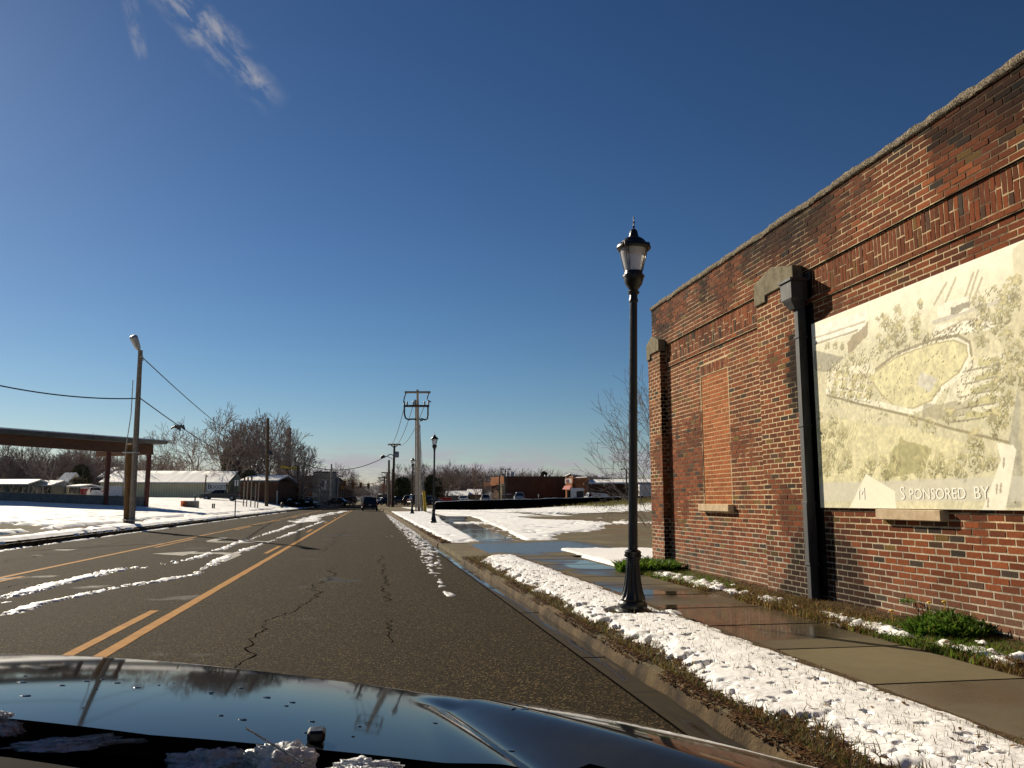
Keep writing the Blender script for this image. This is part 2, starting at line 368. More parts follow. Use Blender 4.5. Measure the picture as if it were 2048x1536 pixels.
M['asphalt'] = asphalt()
# concrete that is wet where the attribute says so (Col.r = wetness)
def wet_concrete(name, dry1, dry2, wetc):
    m = bpy.data.materials.new(name); m.use_nodes = True; t = m.node_tree; n = t.nodes; l = t.links; b = n['Principled BSDF']
    g = n.new('ShaderNodeTexCoord').outputs['Object']
    a = n.new('ShaderNodeAttribute'); a.attribute_name = 'Col'; sp = n.new('ShaderNodeSeparateColor'); l.new(a.outputs['Color'], sp.inputs[0])
    z = n.new('ShaderNodeTexNoise'); z.inputs['Scale'].default_value = 7; z.inputs['Detail'].default_value = 8; l.new(g, z.inputs['Vector'])
    x = n.new('ShaderNodeMix'); x.data_type = 'RGBA'; l.new(z.outputs['Fac'], x.inputs[0]); x.inputs[6].default_value = (*dry1, 1); x.inputs[7].default_value = (*dry2, 1)
    y = n.new('ShaderNodeMix'); y.data_type = 'RGBA'; l.new(sp.outputs[0], y.inputs[0]); l.new(x.outputs[2], y.inputs[6]); y.inputs[7].default_value = (*wetc, 1); l.new(y.outputs[2], b.inputs['Base Color'])
    q = n.new('ShaderNodeMapRange'); q.inputs[1].default_value = .45; q.inputs[2].default_value = 1; q.inputs[3].default_value = .75; q.inputs[4].default_value = .06; l.new(sp.outputs[0], q.inputs[0]); l.new(q.outputs[0], b.inputs['Roughness'])
    s2 = n.new('ShaderNodeMapRange'); s2.inputs[1].default_value = .4; s2.inputs[2].default_value = .9; s2.inputs[3].default_value = .06; s2.inputs[4].default_value = .5; l.new(sp.outputs[0], s2.inputs[0]); l.new(s2.outputs[0], b.inputs['Specular IOR Level'])
    z2 = n.new('ShaderNodeTexNoise'); z2.inputs['Scale'].default_value = 160; z2.inputs['Detail'].default_value = 3; l.new(g, z2.inputs['Vector'])
    iv = n.new('ShaderNodeMapRange'); iv.inputs[1].default_value = .3; iv.inputs[2].default_value = .95; iv.inputs[3].default_value = .35; iv.inputs[4].default_value = .012; l.new(sp.outputs[0], iv.inputs[0])
    bp = n.new('ShaderNodeBump'); bp.inputs['Distance'].default_value = .006; l.new(iv.outputs[0], bp.inputs['Strength']); l.new(z2.outputs['Fac'], bp.inputs['Height']); l.new(bp.outputs[0], b.inputs['Normal'])
    return m
M['walk'] = wet_concrete('sidewalk_concrete', (.15, .125, .075), (.21, .175, .105), (.045, .036, .022))
M['pan'] = wet_concrete('gutter_concrete', (.030, .024, .015), (.055, .043, .027), (.016, .013, .010))
# ================================================================ ground, road, pavements
RL, RR = -10.45, 1.93            # asphalt edges
def gz(x, y):
    x = np.asarray(x, float); y = np.asarray(y, float)
    zl = np.minimum(.20 + .10 * sstep(-x, 10.7, 12.5) + .062 * np.maximum(0, -x - 12) + .011 * np.maximum(0, y - 77) * sstep(-x, 11.5, 20), 1.75)
    zr = .115 + .0028 * np.clip(y - 25, 0, 55) + 1.2 * np.clip((x - 12) / 22, 0, 1.15) ** 1.5 * sstep(y, 40, 104)
    zr = np.maximum(zr, 1.25 * sstep(y, 107, 122) * sstep(x, 9, 20))
    zr = zr + .28 * np.exp(-((x - 33.5) / 4.0) ** 2 - ((y - 88) / 8) ** 2)
    z = np.where(x < RL - .05, zl, np.where(x > 2.2, zr, -.035))
    far = sstep(y, 330, 420)
    return z * (1 - far) + far * 1.0
xs = np.array(sorted(set(np.r_[np.linspace(-420, -60, 13), np.linspace(-58, -13, 31), [-12.5, -12, -11.5, -11, -10.7, -10.52, -10.49, -10.4, -6, -2, 1.9, 2.19, 2.21, 2.6, 3.3, 4, 4.7, 5.6, 7], np.linspace(8, 40, 33), np.linspace(44, 420, 20)].round(3))))
ys = np.array(sorted(set(np.r_[[-60, -30, -12], np.linspace(-4, 60, 65), np.linspace(61, 140, 60), np.linspace(145, 300, 25), np.linspace(320, 900, 20)].round(3))))
X_, Y_ = np.meshgrid(xs, ys, indexing='ij'); Z_ = gz(X_, Y_)
Z_ = Z_ - .03 * (fbm(X_ * .7, Y_ * .7, 3) - .5) * (np.abs(X_ + 4) > 7)
mud = np.array([.135, .112, .066]); grassc = np.array([.085, .075, .032]); red = np.array([.14, .075, .04])
t_ = sstep(fbm(X_ * .35, Y_ * .2, 11), .45, .6)[..., None]; t2 = sstep(fbm(X_ * .5, Y_ * .3, 31), .5, .62)[..., None]
base = mud * (1 - .55 * t2) + red * .55 * t2
lft = (X_ < RL)[..., None]
mound = sstep(np.exp(-((X_ - 33.5) / 7.0) ** 2 - ((Y_ - 90) / 13) ** 2), .25, .6)[..., None]
gc = np.where(lft, grassc * (1 - t_) + red * .9 * t_, base) * (1 - mound) + np.array([.13, .12, .035]) * mound
mb = MB(); mb.np(np.stack([X_, Y_, Z_], -1).reshape(-1, 3), grid_faces(len(xs), len(ys)), 0, gc.reshape(-1, 3))
g_ = mb.build('ground', M['ground'], smooth=60); tag(g_, kind='structure')

def ribbon(name, xa, xb, ys, z, m, attr=None, kind='structure', nx=2, dz=None):
    'strip between x edges xa(y), xb(y) along ys'
    ys = np.asarray(ys, float); t = np.linspace(0, 1, nx)
    A = np.array([xa(y) for y in ys]) if callable(xa) else np.full(len(ys), xa)
    B = np.array([xb(y) for y in ys]) if callable(xb) else np.full(len(ys), xb)
    X = A[None, :] * (1 - t[:, None]) + B[None, :] * t[:, None]; Y = np.broadcast_to(ys[None, :], X.shape)
    Z = (z(X, Y) if callable(z) else np.full(X.shape, z))
    c = np.ones(X.shape + (3,)) if attr is None else np.repeat(np.clip(attr(X, Y), 0, 1)[..., None], 3, -1)
    mb = MB(); mb.np(np.stack([X, Y, Z], -1).reshape(-1, 3), grid_faces(*X.shape), 0, c.reshape(-1, 3))
    return tag(mb.build(name, m, smooth=40), kind=kind)
ribbon('road', RL, RR, np.r_[np.arange(-30, 40, 2), np.arange(40, 420, 10)], 0, M['asphalt'], nx=8)
# concrete gutter pan, wet along its low side
gy = np.r_[np.arange(-4, 3, .5), np.arange(3, 30, .06), np.arange(30, 110, .5)]
def panwet(X, Y):
    e = (X - RR) / .25; w = sstep(e + .5 * (fbm(Y * .55, X * 2, 21) - .5) + .25 * sstep(Y, 9, 16), .18, .55)
    w = w * sstep(fbm(Y * .8, X * 5, 5) + .25 * sstep(Y, 5.5, 9), .38, .55)
    return np.where(np.abs((Y / 3.05) % 1) < .008, .3, w)
ribbon('gutter', RR, 2.18, gy, .004, M['pan'], panwet, nx=9)
mb = MB()
for y in np.arange(1.4, 60, 3.05): mb.box((2.055, y, .0055), (.245, .012, .003))
mb.box((RR - .004, 40, .0045), (.016, 90, .005))
tag(mb.build('gutter_joints', M['crack']), kind='structure')
# kerbs
def kerb(name, x0, x1, h, y0, y1, seed, m, step=.07):
    yy = np.arange(y0, y1, step); prof = [(x0, 0.0), (x0 + .012, h * .55), (x0 + .05, h * .96), (x1 - .03, h), (x1, h * .9), (x1, -.02)]
    V_ = []; 
    for i, (px, pz) in enumerate(prof):
        n = (fbm(yy * 3 + i * 5, yy * 0 + i, seed) - .5)
        V_.append(np.stack([px + n * .05, yy, pz + n * .035 * (pz > .01)], -1))
    V_ = np.array(V_); mb = MB(); F = grid_faces(len(prof), len(yy))[:, ::-1]
    if x1 < x0: F = F[:, ::-1]
    mb.np(V_.reshape(-1, 3), F, 0); return tag(mb.build(name, m, smooth=50), kind='structure')
kerb('kerb', 2.16, 2.29, .115, -3, 19.4, 1, M['kerb']); kerb('kerb', 2.16, 2.31, .125, 26.2, 110, 2, M['kerb'], .2)
kerb('kerb', RL + .02, RL - .16, .15, 6, 190, 3, M['kerb'], .25)
# sidewalk: wet slabs with one dry one, joints between
def sw_l(y): return 3.36 + .10 * sstep(y, 5, 3) + (0.25 * sstep(y, 25, 32) + .75 * sstep(y, 33, 55) + 0.9 * sstep(y, 55, 62)) * 1.0
def sw_r(y): return 4.66 + (.45 * sstep(y, 25, 36) + .9 * sstep(y, 33, 52) + 1.0 * sstep(y, 52, 60))
def swz(X, Y): return .145 + .0028 * np.clip(Y - 25, 0, 55)
def swwet(X, Y):
    n = fbm(X * 1.5, Y * .8, 51)
    w = .72 + .5 * (n - .5)
    w = np.where((Y > 7.25) & (Y < 9.9), w + .30 * sstep(X, 4.65, 4.0) + .08, w)             # ponded stretch under the wall
    dry = sstep(Y, 5.42, 5.46) * sstep(Y, 6.84, 6.80); w = w - .62 * dry
    w = w - .25 * sstep(Y, 6.84, 6.9) * sstep(Y, 7.9, 7.0)
    far = sstep(Y, 10, 11.5); w = w + far * (.42 * sstep(fbm(X * .8, Y * .55, 77), .42, .55) - .38 * sstep(fbm(X * .9, Y * 1.1, 78), .5, .62))
    w = w + .28 * sstep(Y, 16.5, 19) * sstep(Y, 80, 60)
    near = sstep(Y, 4.9, 4.2); w = w - .5 * near * sstep(fbm(X * 1.2, Y * 1.2, 12), .45, .6)
    return w
wy = np.r_[np.arange(-4, 3, .5), np.arange(3, 26, .05), np.arange(26, 64, .25)]
ribbon('sidewalk', sw_l, sw_r, wy, swz, M['walk'], swwet, nx=27)
mb = MB()
for y in [1.3, 2.68, 4.06, 5.44, 6.82, 8.2, 9.58, 10.96, 12.34, 13.72, 15.1, 16.48, 17.86] + list(np.arange(26.5, 60, 1.4)):
    a, b = sw_l(y), sw_r(y); mb.box(((a + b) / 2, y, .1465), (b - a, .016, .003))
tag(mb.build('sidewalk_joints', M['crack']), kind='structure')
# driveway apron across the verge
yy = np.arange(19.0, 26.6, .07)
def dvz(X, Y): return .008 + .139 * sstep(X, 2.2, 3.4) + .004 * (X > 3.3)
def dvwet(X, Y): return .20 + .66 * sstep(fbm(X * .5 + 3, Y * .45, 91) + .3 * sstep(np.abs(Y - 22.6), 2.6, .5), .42, .62) - .5 * sstep(X, 6.0, 7.2)
ribbon('driveway', 2.18, 7.4, yy, dvz, M['walk'], dvwet, nx=70)
# left sidewalk strip, mostly slush-free and wet
ribbon('path', -12.6, -11.5, np.arange(12, 120, .5), lambda X, Y: gz(X, Y) + .008, M['kerb'], lambda X, Y: .55 + .5 * (fbm(X, Y * .3, 6) - .3), nx=5)

# painted markings
def stripe(name, segs, w, z, m):
    mb = MB()
    for (x0, y0, x1, y1) in segs:
        n = max(2, int(abs(y1 - y0) / .25)); n = min(n, 240); t = np.linspace(0, 1, n)
        X = x0 + (x1 - x0) * t; Y = y0 + (y1 - y0) * t
        ja = (fbm(Y * 5, Y * 0, 5) - .5) * .018; jb = (fbm(Y * 5, Y * 0 + 9, 6) - .5) * .018
        V_ = np.stack([np.r_[X - w / 2 + ja, X + w / 2 + jb], np.r_[Y, Y], np.full(2 * n, z)], -1)
        i = np.arange(n - 1); F = np.stack([i, i + n, i + n + 1, i + 1], 1); mb.np(V_, F)
    return tag(mb.build(name, m), kind='structure')
stripe('yellow_line', [(-2.36, -5, -2.36, 66), (-2.36, 66, -2.25, 130), (-6.62, -5, -6.62, 60), (-6.62, 60, -6.75, 130)], .135, .004, M['yellow'])
stripe('yellow_dashes', [(-2.67, 7.9 + k * 15.6, -2.67, 11.0 + k * 15.6 + .6) for k in range(0, 8)] + [(-6.33, 11.5 + k * 15.6, -6.33, 17.2 + k * 15.6) for k in range(0, 7)], .115, .004, M['yellow'])
def arrow(name, pts, y0, flip):
    mb = MB(); [mb.add([(x, y, .0045) for x, y in q], [tuple(range(len(q)))]) for q in pts]; return tag(mb.build(name, M['white_paint']), kind='structure')
# two facing turn arrows in the middle lane
arrow('turn_arrow', [[(-5.65, 23.9), (-4.65, 22.9), (-4.65, 24.9)], [(-4.65, 23.6), (-4.0, 23.55), (-3.72, 23.3), (-3.6, 22.8), (-3.58, 20.4), (-3.22, 20.4), (-3.22, 23.0), (-3.4, 23.8), (-3.9, 24.2), (-4.65, 24.25)]], 0, 0)
arrow('turn_arrow', [[(-3.2, 30.2), (-4.2, 31.2), (-4.2, 29.2)], [(-4.2, 30.5), (-4.85, 30.55), (-5.15, 30.85), (-5.25, 31.4), (-5.25, 33.8), (-5.6, 33.8), (-5.6, 31.2), (-5.4, 30.35), (-4.95, 29.95), (-4.2, 29.9)]], 0, 0)

# cracks
def crack_lines():
    rr = random.Random(4); L = []
    def wander(x0, y0, x1, y1, amp, w):
        n = max(4, int(math.hypot(x1 - x0, y1 - y0) / .09)); P = []; o = 0
        for i in range(n + 1):
            t = i / n; o = o * .82 + rr.uniform(-amp, amp); dx, dy = x1 - x0, y1 - y0; l = math.hypot(dx, dy)
            P.append((x0 + dx * t - dy / l * o, y0 + dy * t + dx / l * o))
        L.append((P, w))
    wander(-1.05, 6.9, -1.1, 10.2, .05, .016); wander(-1.1, 10.2, -.78, 12.6, .06, .012); wander(-.78, 12.6, -.72, 19, .07, .016); wander(-.78, 12.7, -1.7, 12.1, .05, .008)
    wander(.30, 8.6, .38, 10.3, .05, .012); wander(.33, 12.0, .35, 16.5, .06, .014); wander(.35, 16.5, .38, 22, .06, .014)
    wander(-2.3, 12.3, 1.9, 11.2, .025, .006); wander(-9.9, 24.5, 1.9, 21.8, .03, .008); wander(-2, 17.9, 1.6, 17.0, .03, .006)
    wander(-2.2, 33, 1.9, 31.5, .03, .010); wander(-10, 45, 1.9, 44, .04, .012); wander(-1.2, 24, -1.0, 40, .08, .014); wander(-8.4, 14, -8.2, 40, .1, .014); wander(-5.9, 9, -5.7, 16, .07, .01)
    return L
mb = MB()
for P, w in crack_lines():
    n = len(P); vs = []
    for i, (x, y) in enumerate(P):
        a = P[max(0, i - 1)]; b = P[min(n - 1, i + 1)]; dx, dy = b[0] - a[0], b[1] - a[1]; l = math.hypot(dx, dy) or 1
        ww = w * (0.35 + 1.1 * random.random()) * (1 if 0 < i < n - 1 else .1)
        vs += [(x - dy / l * ww / 2, y + dx / l * ww / 2, .0035), (x + dy / l * ww / 2, y - dx / l * ww / 2, .0035)]
    mb.add(vs, [(2 * i, 2 * i + 1, 2 * i + 3, 2 * i + 2) for i in range(n - 1)])
tag(mb.build('road_cracks', M['crack']), kind='structure')

# ================================================================ snow
def snow(name, xs, ys, f, gr, m, label=None, kind='stuff'):
    X, Y = np.meshgrid(xs, ys, indexing='ij'); h = f(X, Y); g = gr(X, Y)
    nx, ny = X.shape; Z = g + np.maximum(h, -.02); F = grid_faces(nx, ny); hv = h.ravel()
    keep = (hv[F].max(1) > 0); F = F[keep]; used = np.unique(F); mp = np.full(nx * ny, -1); mp[used] = np.arange(len(used))
    V_ = np.stack([X, Y, Z], -1).reshape(-1, 3)[used]
    mb = MB(); mb.np(V_, mp[F]); o = mb.build(name, m, smooth=80); return tag(o, label, 'snow' if label else None, None, kind)
def gspace(y0, y1, k, mn=.01):
    o = [y0]
    while o[-1] < y1: o.append(o[-1] + max(mn, k * o[-1]))
    return np.array(o)
# near verge between kerb and sidewalk
def verge_h(X, Y):
    yl = 2.41 + .26 * (fbm(Y * 1.6, Y * 0, 13) - .5) + .13 * (fbm(Y * 6, X * 6, 14) - .5); yr = 3.36 + .05 * (fbm(Y * 2, Y * 0, 15) - .5)
    nose = 19.35 - .9 * np.clip((3.0 - X) / .5, 0, 1) ** 2 + .3 * (fbm(X * 4, Y * 3, 16) - .5)
    e = np.minimum(np.minimum(X - yl, yr - X + .015), (nose - Y) * .35)
    h = .046 * sstep(e, -.02, .16) - .004
    h = h + .032 * (fbm(X * 2.6, Y * 2.6, 17, 2) - .5) + .010 * (fbm(X * 11, Y * 11, 27, 3) - .5) + .005 * (fbm(X * 42, Y * 42, 18, 2) - .5) * sstep(Y, 14, 7)
    low = sstep(X, 2.95, 2.35); n = fbm(X * 7, Y * 7, 19, 4)
    h = h - .075 * sstep(fbm(X * 12, Y * 12, 19, 4), .68 - .10 * low, .82 - .09 * low) - .05 * low * sstep(fbm(X * 3, Y * 3, 23), .52, .64)
    lp = np.hypot(X - 2.99, Y - 9.28); h = np.where(e < -.03, -.02, h) - .09 * sstep(lp, .34, .25)
    h = h + .05 * np.exp(-((X - 3.42) / .12) ** 2 - ((Y - 9.15) / .1) ** 2)
    return h
def verge_g(X, Y): return .118 + .035 * sstep(X, 2.4, 3.1) - .02 * sstep(X, 2.45, 2.25)
snow('verge_snow', np.arange(2.24, 3.50, .0095), gspace(3.0, 19.6, .0028, .009), verge_h, verge_g, M['snow'])
xsv = np.arange(2.2, 3.47, .06); ysv = np.arange(-3, 19.6, .06); X, Y = np.meshgrid(xsv, ysv, indexing='ij')
mb = MB(); Z = verge_g(X, Y) - .004 + .02 * (fbm(X * 8, Y * 8, 8) - .5); mb.np(np.stack([X, Y, Z], -1).reshape(-1, 3), grid_faces(*X.shape)); tag(mb.build('verge_soil', M['soil'], smooth=60), kind='structure')
# second verge beyond the driveway
def verge2_r(Y): return np.interp(Y, [25, 28, 36, 51, 62, 90], [3.5, 3.62, 3.95, 4.55, 5.3, 6.0])
def verge2_h(X, Y):
    e = np.minimum(np.minimum(X - 2.48 + .25 * (fbm(Y * 1.2, X * 2, 24) - .5), verge2_r(Y) - X), (Y - 25.9) * .3)
    return .06 * sstep(e, -.02, .15) + .05 * (fbm(X * 4, Y * 3, 25) - .5) - .012 - .05 * sstep(fbm(X * 2, Y * 1.2, 26), .66, .75)
snow('verge_snow', np.arange(2.3, 6.1, .06), gspace(25.5, 88, .004, .05), verge2_h, lambda X, Y: .125 + .0028 * np.clip(Y - 25, 0, 55), M['snow'])
xsv = np.arange(2.26, 4.0, .2); ysv = np.arange(25.6, 100, .4); X, Y = np.meshgrid(xsv, ysv, indexing='ij')
mb = MB(); mb.np(np.stack([X, Y, .121 + .0028 * np.clip(Y - 25, 0, 55) + .02 * (fbm(X * 5, Y * 5, 8) - .5)], -1).reshape(-1, 3), grid_faces(*X.shape)); tag(mb.build('verge_soil', M['soil'], smooth=60), kind='structure')
# drifts in the lot on the right
def lot_h(X, Y):
    n = .6 * fbm(X * .45, Y * .16, 41) + .4 * fbm(X * 1.7, Y * .8, 42); fine = fbm(X * 4, Y * 2.2, 43, 3)
    sw = np.interp(Y, [15, 25, 28, 36, 48, 56, 62], [4.95, 4.95, 5.05, 5.75, 6.6, 7.3, 7.6])
    xr = np.interp(Y, [25, 31.6, 36, 44, 49, 54, 72, 90], [5.0, 7.2, 9.8, 12.6, 13.2, 10.9, 11.2, 12.5]); a = sstep(Y, 26.2, 27.6) * sstep(X - sw, .05, .25) * sstep(X, xr + .9, xr - .5)      # triangle by the path
    b = .75 * np.exp(-((Y - 46) / 3.2) ** 2) * sstep(X, 19.5, 14)                                                          # long drift
    d = sstep(Y, 66 + .12 * (X - 12), 76 + .1 * (X - 12)) * sstep(Y, 103, 97) * sstep(X, 13, 17) * 1.0 + .5 * sstep(Y, 84, 92) * sstep(X, 7, 9) * sstep(X, 18, 14)
    fr = 1.1 * sstep(Y, 15.3, 15.8) * sstep(Y, 22.6 - .05 * X, 21.6 - .05 * X) * sstep(X, 4.8, 5.05)
    v = np.maximum.reduce([a, b * .95, d, fr])
    m = v + 1.3 * (n - .5) + 1.1 * (fine - .5) - .68
    keep = np.exp(-((X - 33.5) / 6.5) ** 2 - ((Y - 93) / 10) ** 2)
    return np.clip(m * .22 - keep * .2, -.02, .05) + .012 * (fine - .5)
snow('lot_snow', np.r_[np.arange(4.7, 18, .09), np.arange(18, 46, .3)], gspace(15.3, 103, .0045, .08), lot_h, lambda X, Y: gz(X, Y) + .012, M['snow_far'])
# open snow on the plaza side behind the fence and by the far verge
def far_h(X, Y): return np.clip(.10 * (fbm(X * .2, Y * .06, 45) - .36) - .1 * sstep(X, 9, 12) * sstep(Y, 103, 106), -.02, .03)
snow('lot_snow', np.arange(5.9, 16, .35), np.arange(63, 150, .8), far_h, lambda X, Y: gz(X, Y) + .015, M['snow_far'])
# left bank and field
def left_h(X, Y):
    e = np.minimum(-10.52 - X + .10 * (fbm(Y * 1.3, Y * 0, 61) - .5), 50)
    n = fbm(X * .5, Y * .35, 62); f = fbm(X * 3, Y * 1.5, 63, 3)
    h = .10 * sstep(e, -.02, .30) + .07 * (n - .5) + .03 * (f - .5) - .005
    pc = np.interp(Y, [25, 33, 44, 51, 62, 77, 120], [-11.35, -11.7, -12.2, -12.45, -12.4, -12.1, -12.4]); path = sstep(np.abs(X - pc + .25 * (fbm(Y * .5, Y * 0, 66) - .5)), .46, .26); h = h - .3 * path * sstep(fbm(X * .4, Y * .3, 64), .33, .45)
    bare = np.exp(-np.maximum(0, X + 12.9) ** 2 / .5 - ((Y - 34.5 - .1 * (X + 13)) / 4.2) ** 2); h = h - .3 * sstep(bare + .9 * (n - .5) + .5 * (f - .5), .40, .52)
    ruts = sstep(np.abs(np.sin((Y + X * .45) * .42 + 2 * n)), .10, .03) * sstep(-X, 13, 14) * sstep(f, .42, .55) * sstep(Y, 90, 80); h = h - .12 * ruts - .09 * sstep(fbm(X * 1.6, Y * 1.1, 67, 3), .64, .72)
    return h
snow('bank_snow', np.r_[np.arange(-46, -19, .32), np.arange(-19, -12, .16), np.arange(-12, -10.3, .055)], gspace(16, 190, .0042, .08), left_h, lambda X, Y: gz(X, Y) + .012, M['snow_far'])
# ploughed ridges left on the turn lane
def path_snow(name, pts, wid, seed, hmax, dens, y0, y1, step=.028):
    px, py = [p[0] for p in pts], [p[1] for p in pts]
    ys = gspace(y0, y1, .0022, step * .7); xs_ = np.arange(min(px) - wid - .3, max(px) + wid + .3, step)
    def f(X, Y):
        c = np.interp(Y, py, px); w = wid * (.15 + 1.7 * fbm(Y * .45, Y * 0, seed))
        d = np.abs(X - c) / w; n = .55 * fbm(X * 7, Y * 5, seed + 1, 3) + .45 * fbm(X * 26, Y * 18, seed + 7, 3); cl = fbm(X * 1.6, Y * .55, seed + 2)
        k = sstep(1 - d, -.15, .7); return np.minimum(hmax * (k * .95 + 4.2 * (n - .5) + 3.4 * (cl - .5) - dens - .12) - .2 * hmax * (1 - sstep(1 - d, -.12, .1)) * 6, hmax * .40)
    return snow(name, xs_, ys, f, lambda X, Y: .003 + 0 * X, M['snow'])
path_snow('road_slush', [(-5.2, 11.5), (-5.2, 15.4), (-5.02, 18.4), (-4.5, 19.6), (-4.05, 23), (-4.3, 30), (-4.2, 42), (-4.6, 86), (-3.4, 120)], .20, 101, .065, .92, 11.0, 60)
path_snow('road_slush', [(-4.35, 11.2), (-4.4, 12.5), (-4.05, 14.5), (-3.25, 17), (-3.5, 23), (-3.3, 31), (-3.05, 56), (-2.9, 70)], .15, 111, .05, 1.0, 11.0, 60)
path_snow('road_slush', [(-4.3, 56), (-4.6, 80), (-3.2, 118)], .75, 121, .05, .78, 56, 120, .09)
path_snow('road_slush', [(-5.2, 8.6), (-5.0, 12.4)], .5, 131, .04, 1.0, 8.6, 13)
path_snow('road_slush', [(-10.25, 14), (-10.2, 120)], .16, 141, .06, .7, 16, 110, .05)
# slush beside the right gutter
def slush_h(X, Y):
    c = np.interp(Y, [15, 18, 24, 40, 60, 90], [1.25, 1.45, 1.7, 1.95, 2.0, 2.1]); w = np.interp(Y, [15, 18, 24, 40, 90], [.10, .22, .40, .50, .3])
    d = np.abs(X - c) / w; n = fbm(X * 10, Y * 5, 152, 4); far = np.clip((Y - 16) / 12, 0, 1)
    return np.minimum(.05 * (sstep(1.15 - d, 0, .8) * 1.1 + 3.8 * (n - .5) - 1.52 + .10 * far), .014)
snow('road_slush', np.arange(.7, 2.35, .03), gspace(12, 88, .0024, .02), slush_h, lambda X, Y: .006 + 0 * X, M['slush'])

# ---- grass, weeds and leaf litter (blades as thin triangles)
def blades(name, pts, hgt, wid, cols, m, lean=.5, kind='stuff', parent=None):
    'pts: (n,3); one bent two-face blade at each'
    n = len(pts); a = RNG.uniform(0, 2 * pi, n); h = hgt * RNG.uniform(.45, 1.25, n); w = wid * RNG.uniform(.6, 1.3, n); ln = lean * RNG.uniform(.1, 1.2, n) * h
    d = np.stack([np.cos(a), np.sin(a), np.zeros(n)], 1); p = np.stack([-np.sin(a), np.cos(a), np.zeros(n)], 1); up = np.array([0, 0, 1.0])
    b0 = pts - p * w[:, None] * .5; b1 = pts + p * w[:, None] * .5; mid = pts + d * ln[:, None] * .35 + up * h[:, None] * .6
    m0 = mid - p * w[:, None] * .42; m1 = mid + p * w[:, None] * .42; tip = pts + d * ln[:, None] + up * h[:, None]
    V_ = np.stack([b0, b1, m1, m0, tip], 1).reshape(-1, 3); i = np.arange(n)[:, None] * 5
    mb = MB(); C_ = np.repeat(cols, 5, 0)
    mb.np(V_, (i + np.array([[0, 1, 2, 3]])), 0, C_); f2 = (i + np.array([[3, 2, 4]])); mb.f += f2.tolist(); mb.m += [0] * n
    o = mb.build(name, m, parent); 
    return tag(o, kind=kind) if kind else o
def pick(n, pal, wts):
    pal = np.array(pal); k = RNG.choice(len(pal), n, p=np.array(wts) / sum(wts)); return pal[k] * RNG.uniform(.7, 1.3, (n, 1))
GREEN = [(.10, .17, .022), (.15, .22, .03), (.06, .10, .018), (.24, .21, .05), (.27, .19, .075)]
# strip along the foot of the wall
n = 30000; y = 3.3 + 12.3 * RNG.random(n) ** 1.15; x = RNG.uniform(4.68, 5.62, n)
dn = fbm(x * 2.2, y * 1.1, 71); k = dn + .35 * sstep(x, 4.8, 5.5) > .50; x, y = x[k], y[k]
brown = sstep(fbm(x * 1.2, y * .6, 72) + .35 * np.exp(-((y - 9.8) / 1.5) ** 2) + .12 * sstep(x, 5.1, 4.7), .48, .62)
cols = pick(len(x), GREEN, [4, 4, 3, 1, .5]); cb = pick(len(x), [(.18, .11, .04), (.26, .17, .07), (.10, .06, .028), (.16, .16, .04)], [3, 2, 3, 2]); u_ = RNG.random(len(x)) < brown
cols[u_] = cb[u_]
blades('grass_strip', np.stack([x, y, np.full(len(x), .14)], 1), .075, .010, cols, M['leaf'], 1.2)
xsv = np.arange(4.62, 5.72, .05); ysv = np.arange(2, 15.75, .05); X, Y = np.meshgrid(xsv, ysv, indexing='ij')
mb = MB(); Z = .14 + .06 * sstep(X, 4.9, 5.6) + .03 * (fbm(X * 6, Y * 6, 9) - .5); Z[0] = .11; mb.np(np.stack([X, Y, Z], -1).reshape(-1, 3), grid_faces(*X.shape)); tag(mb.build('wall_soil', M['soil'], smooth=60), kind='structure')
def strip_h(X, Y):
    n = fbm(X * 8, Y * 7, 73, 4); b = fbm(X * 1.3, Y * .9, 74); band = np.exp(-((X - 4.98) / .17) ** 2)
    return .06 * (band * 1.1 + 2.2 * (n - .5) + 2.2 * (b - .5) - .92 - .5 * np.exp(-((Y - 9.3) / .9) ** 2))
snow('verge_snow', np.arange(4.64, 5.45, .012), gspace(3.6, 15.2, .003, .012), strip_h, lambda X, Y: .175 + .06 * sstep(X, 4.9, 5.6), M['snow'])
# blades and leaves on the near verge
n = 15000; y = 3.0 + 16.3 * RNG.random(n) ** 1.6; x = 2.28 + 1.05 * RNG.random(n) ** 2.1
hh = verge_h(x, y); low = x < 2.5 + .1 * RNG.random(n); k = (hh < .012) | (RNG.random(n) < .05)
x, y, hh = x[k], y[k], hh[k]
cols = pick(len(x), [(.09, .11, .028), (.15, .115, .045), (.21, .135, .055), (.13, .075, .035), (.07, .055, .03)], [2.2, 2, 2, 2, 2])
blades('verge_grass', np.stack([x, y, verge_g(x, y)], 1), .062, .007, cols, M['leaf'], 1.3)
# thin stalks poking through the snow
n = 2600; y = 3.2 + 14 * RNG.random(n) ** 1.7; x = RNG.uniform(2.65, 3.33, n); z = verge_g(x, y) + np.maximum(verge_h(x, y), 0) - .01
blades('verge_stalks', np.stack([x, y, z], 1), .045, .0035, pick(n, [(.12, .09, .03), (.07, .08, .02), (.05, .035, .02)], [2, 2, 2]), M['leaf'], .9)
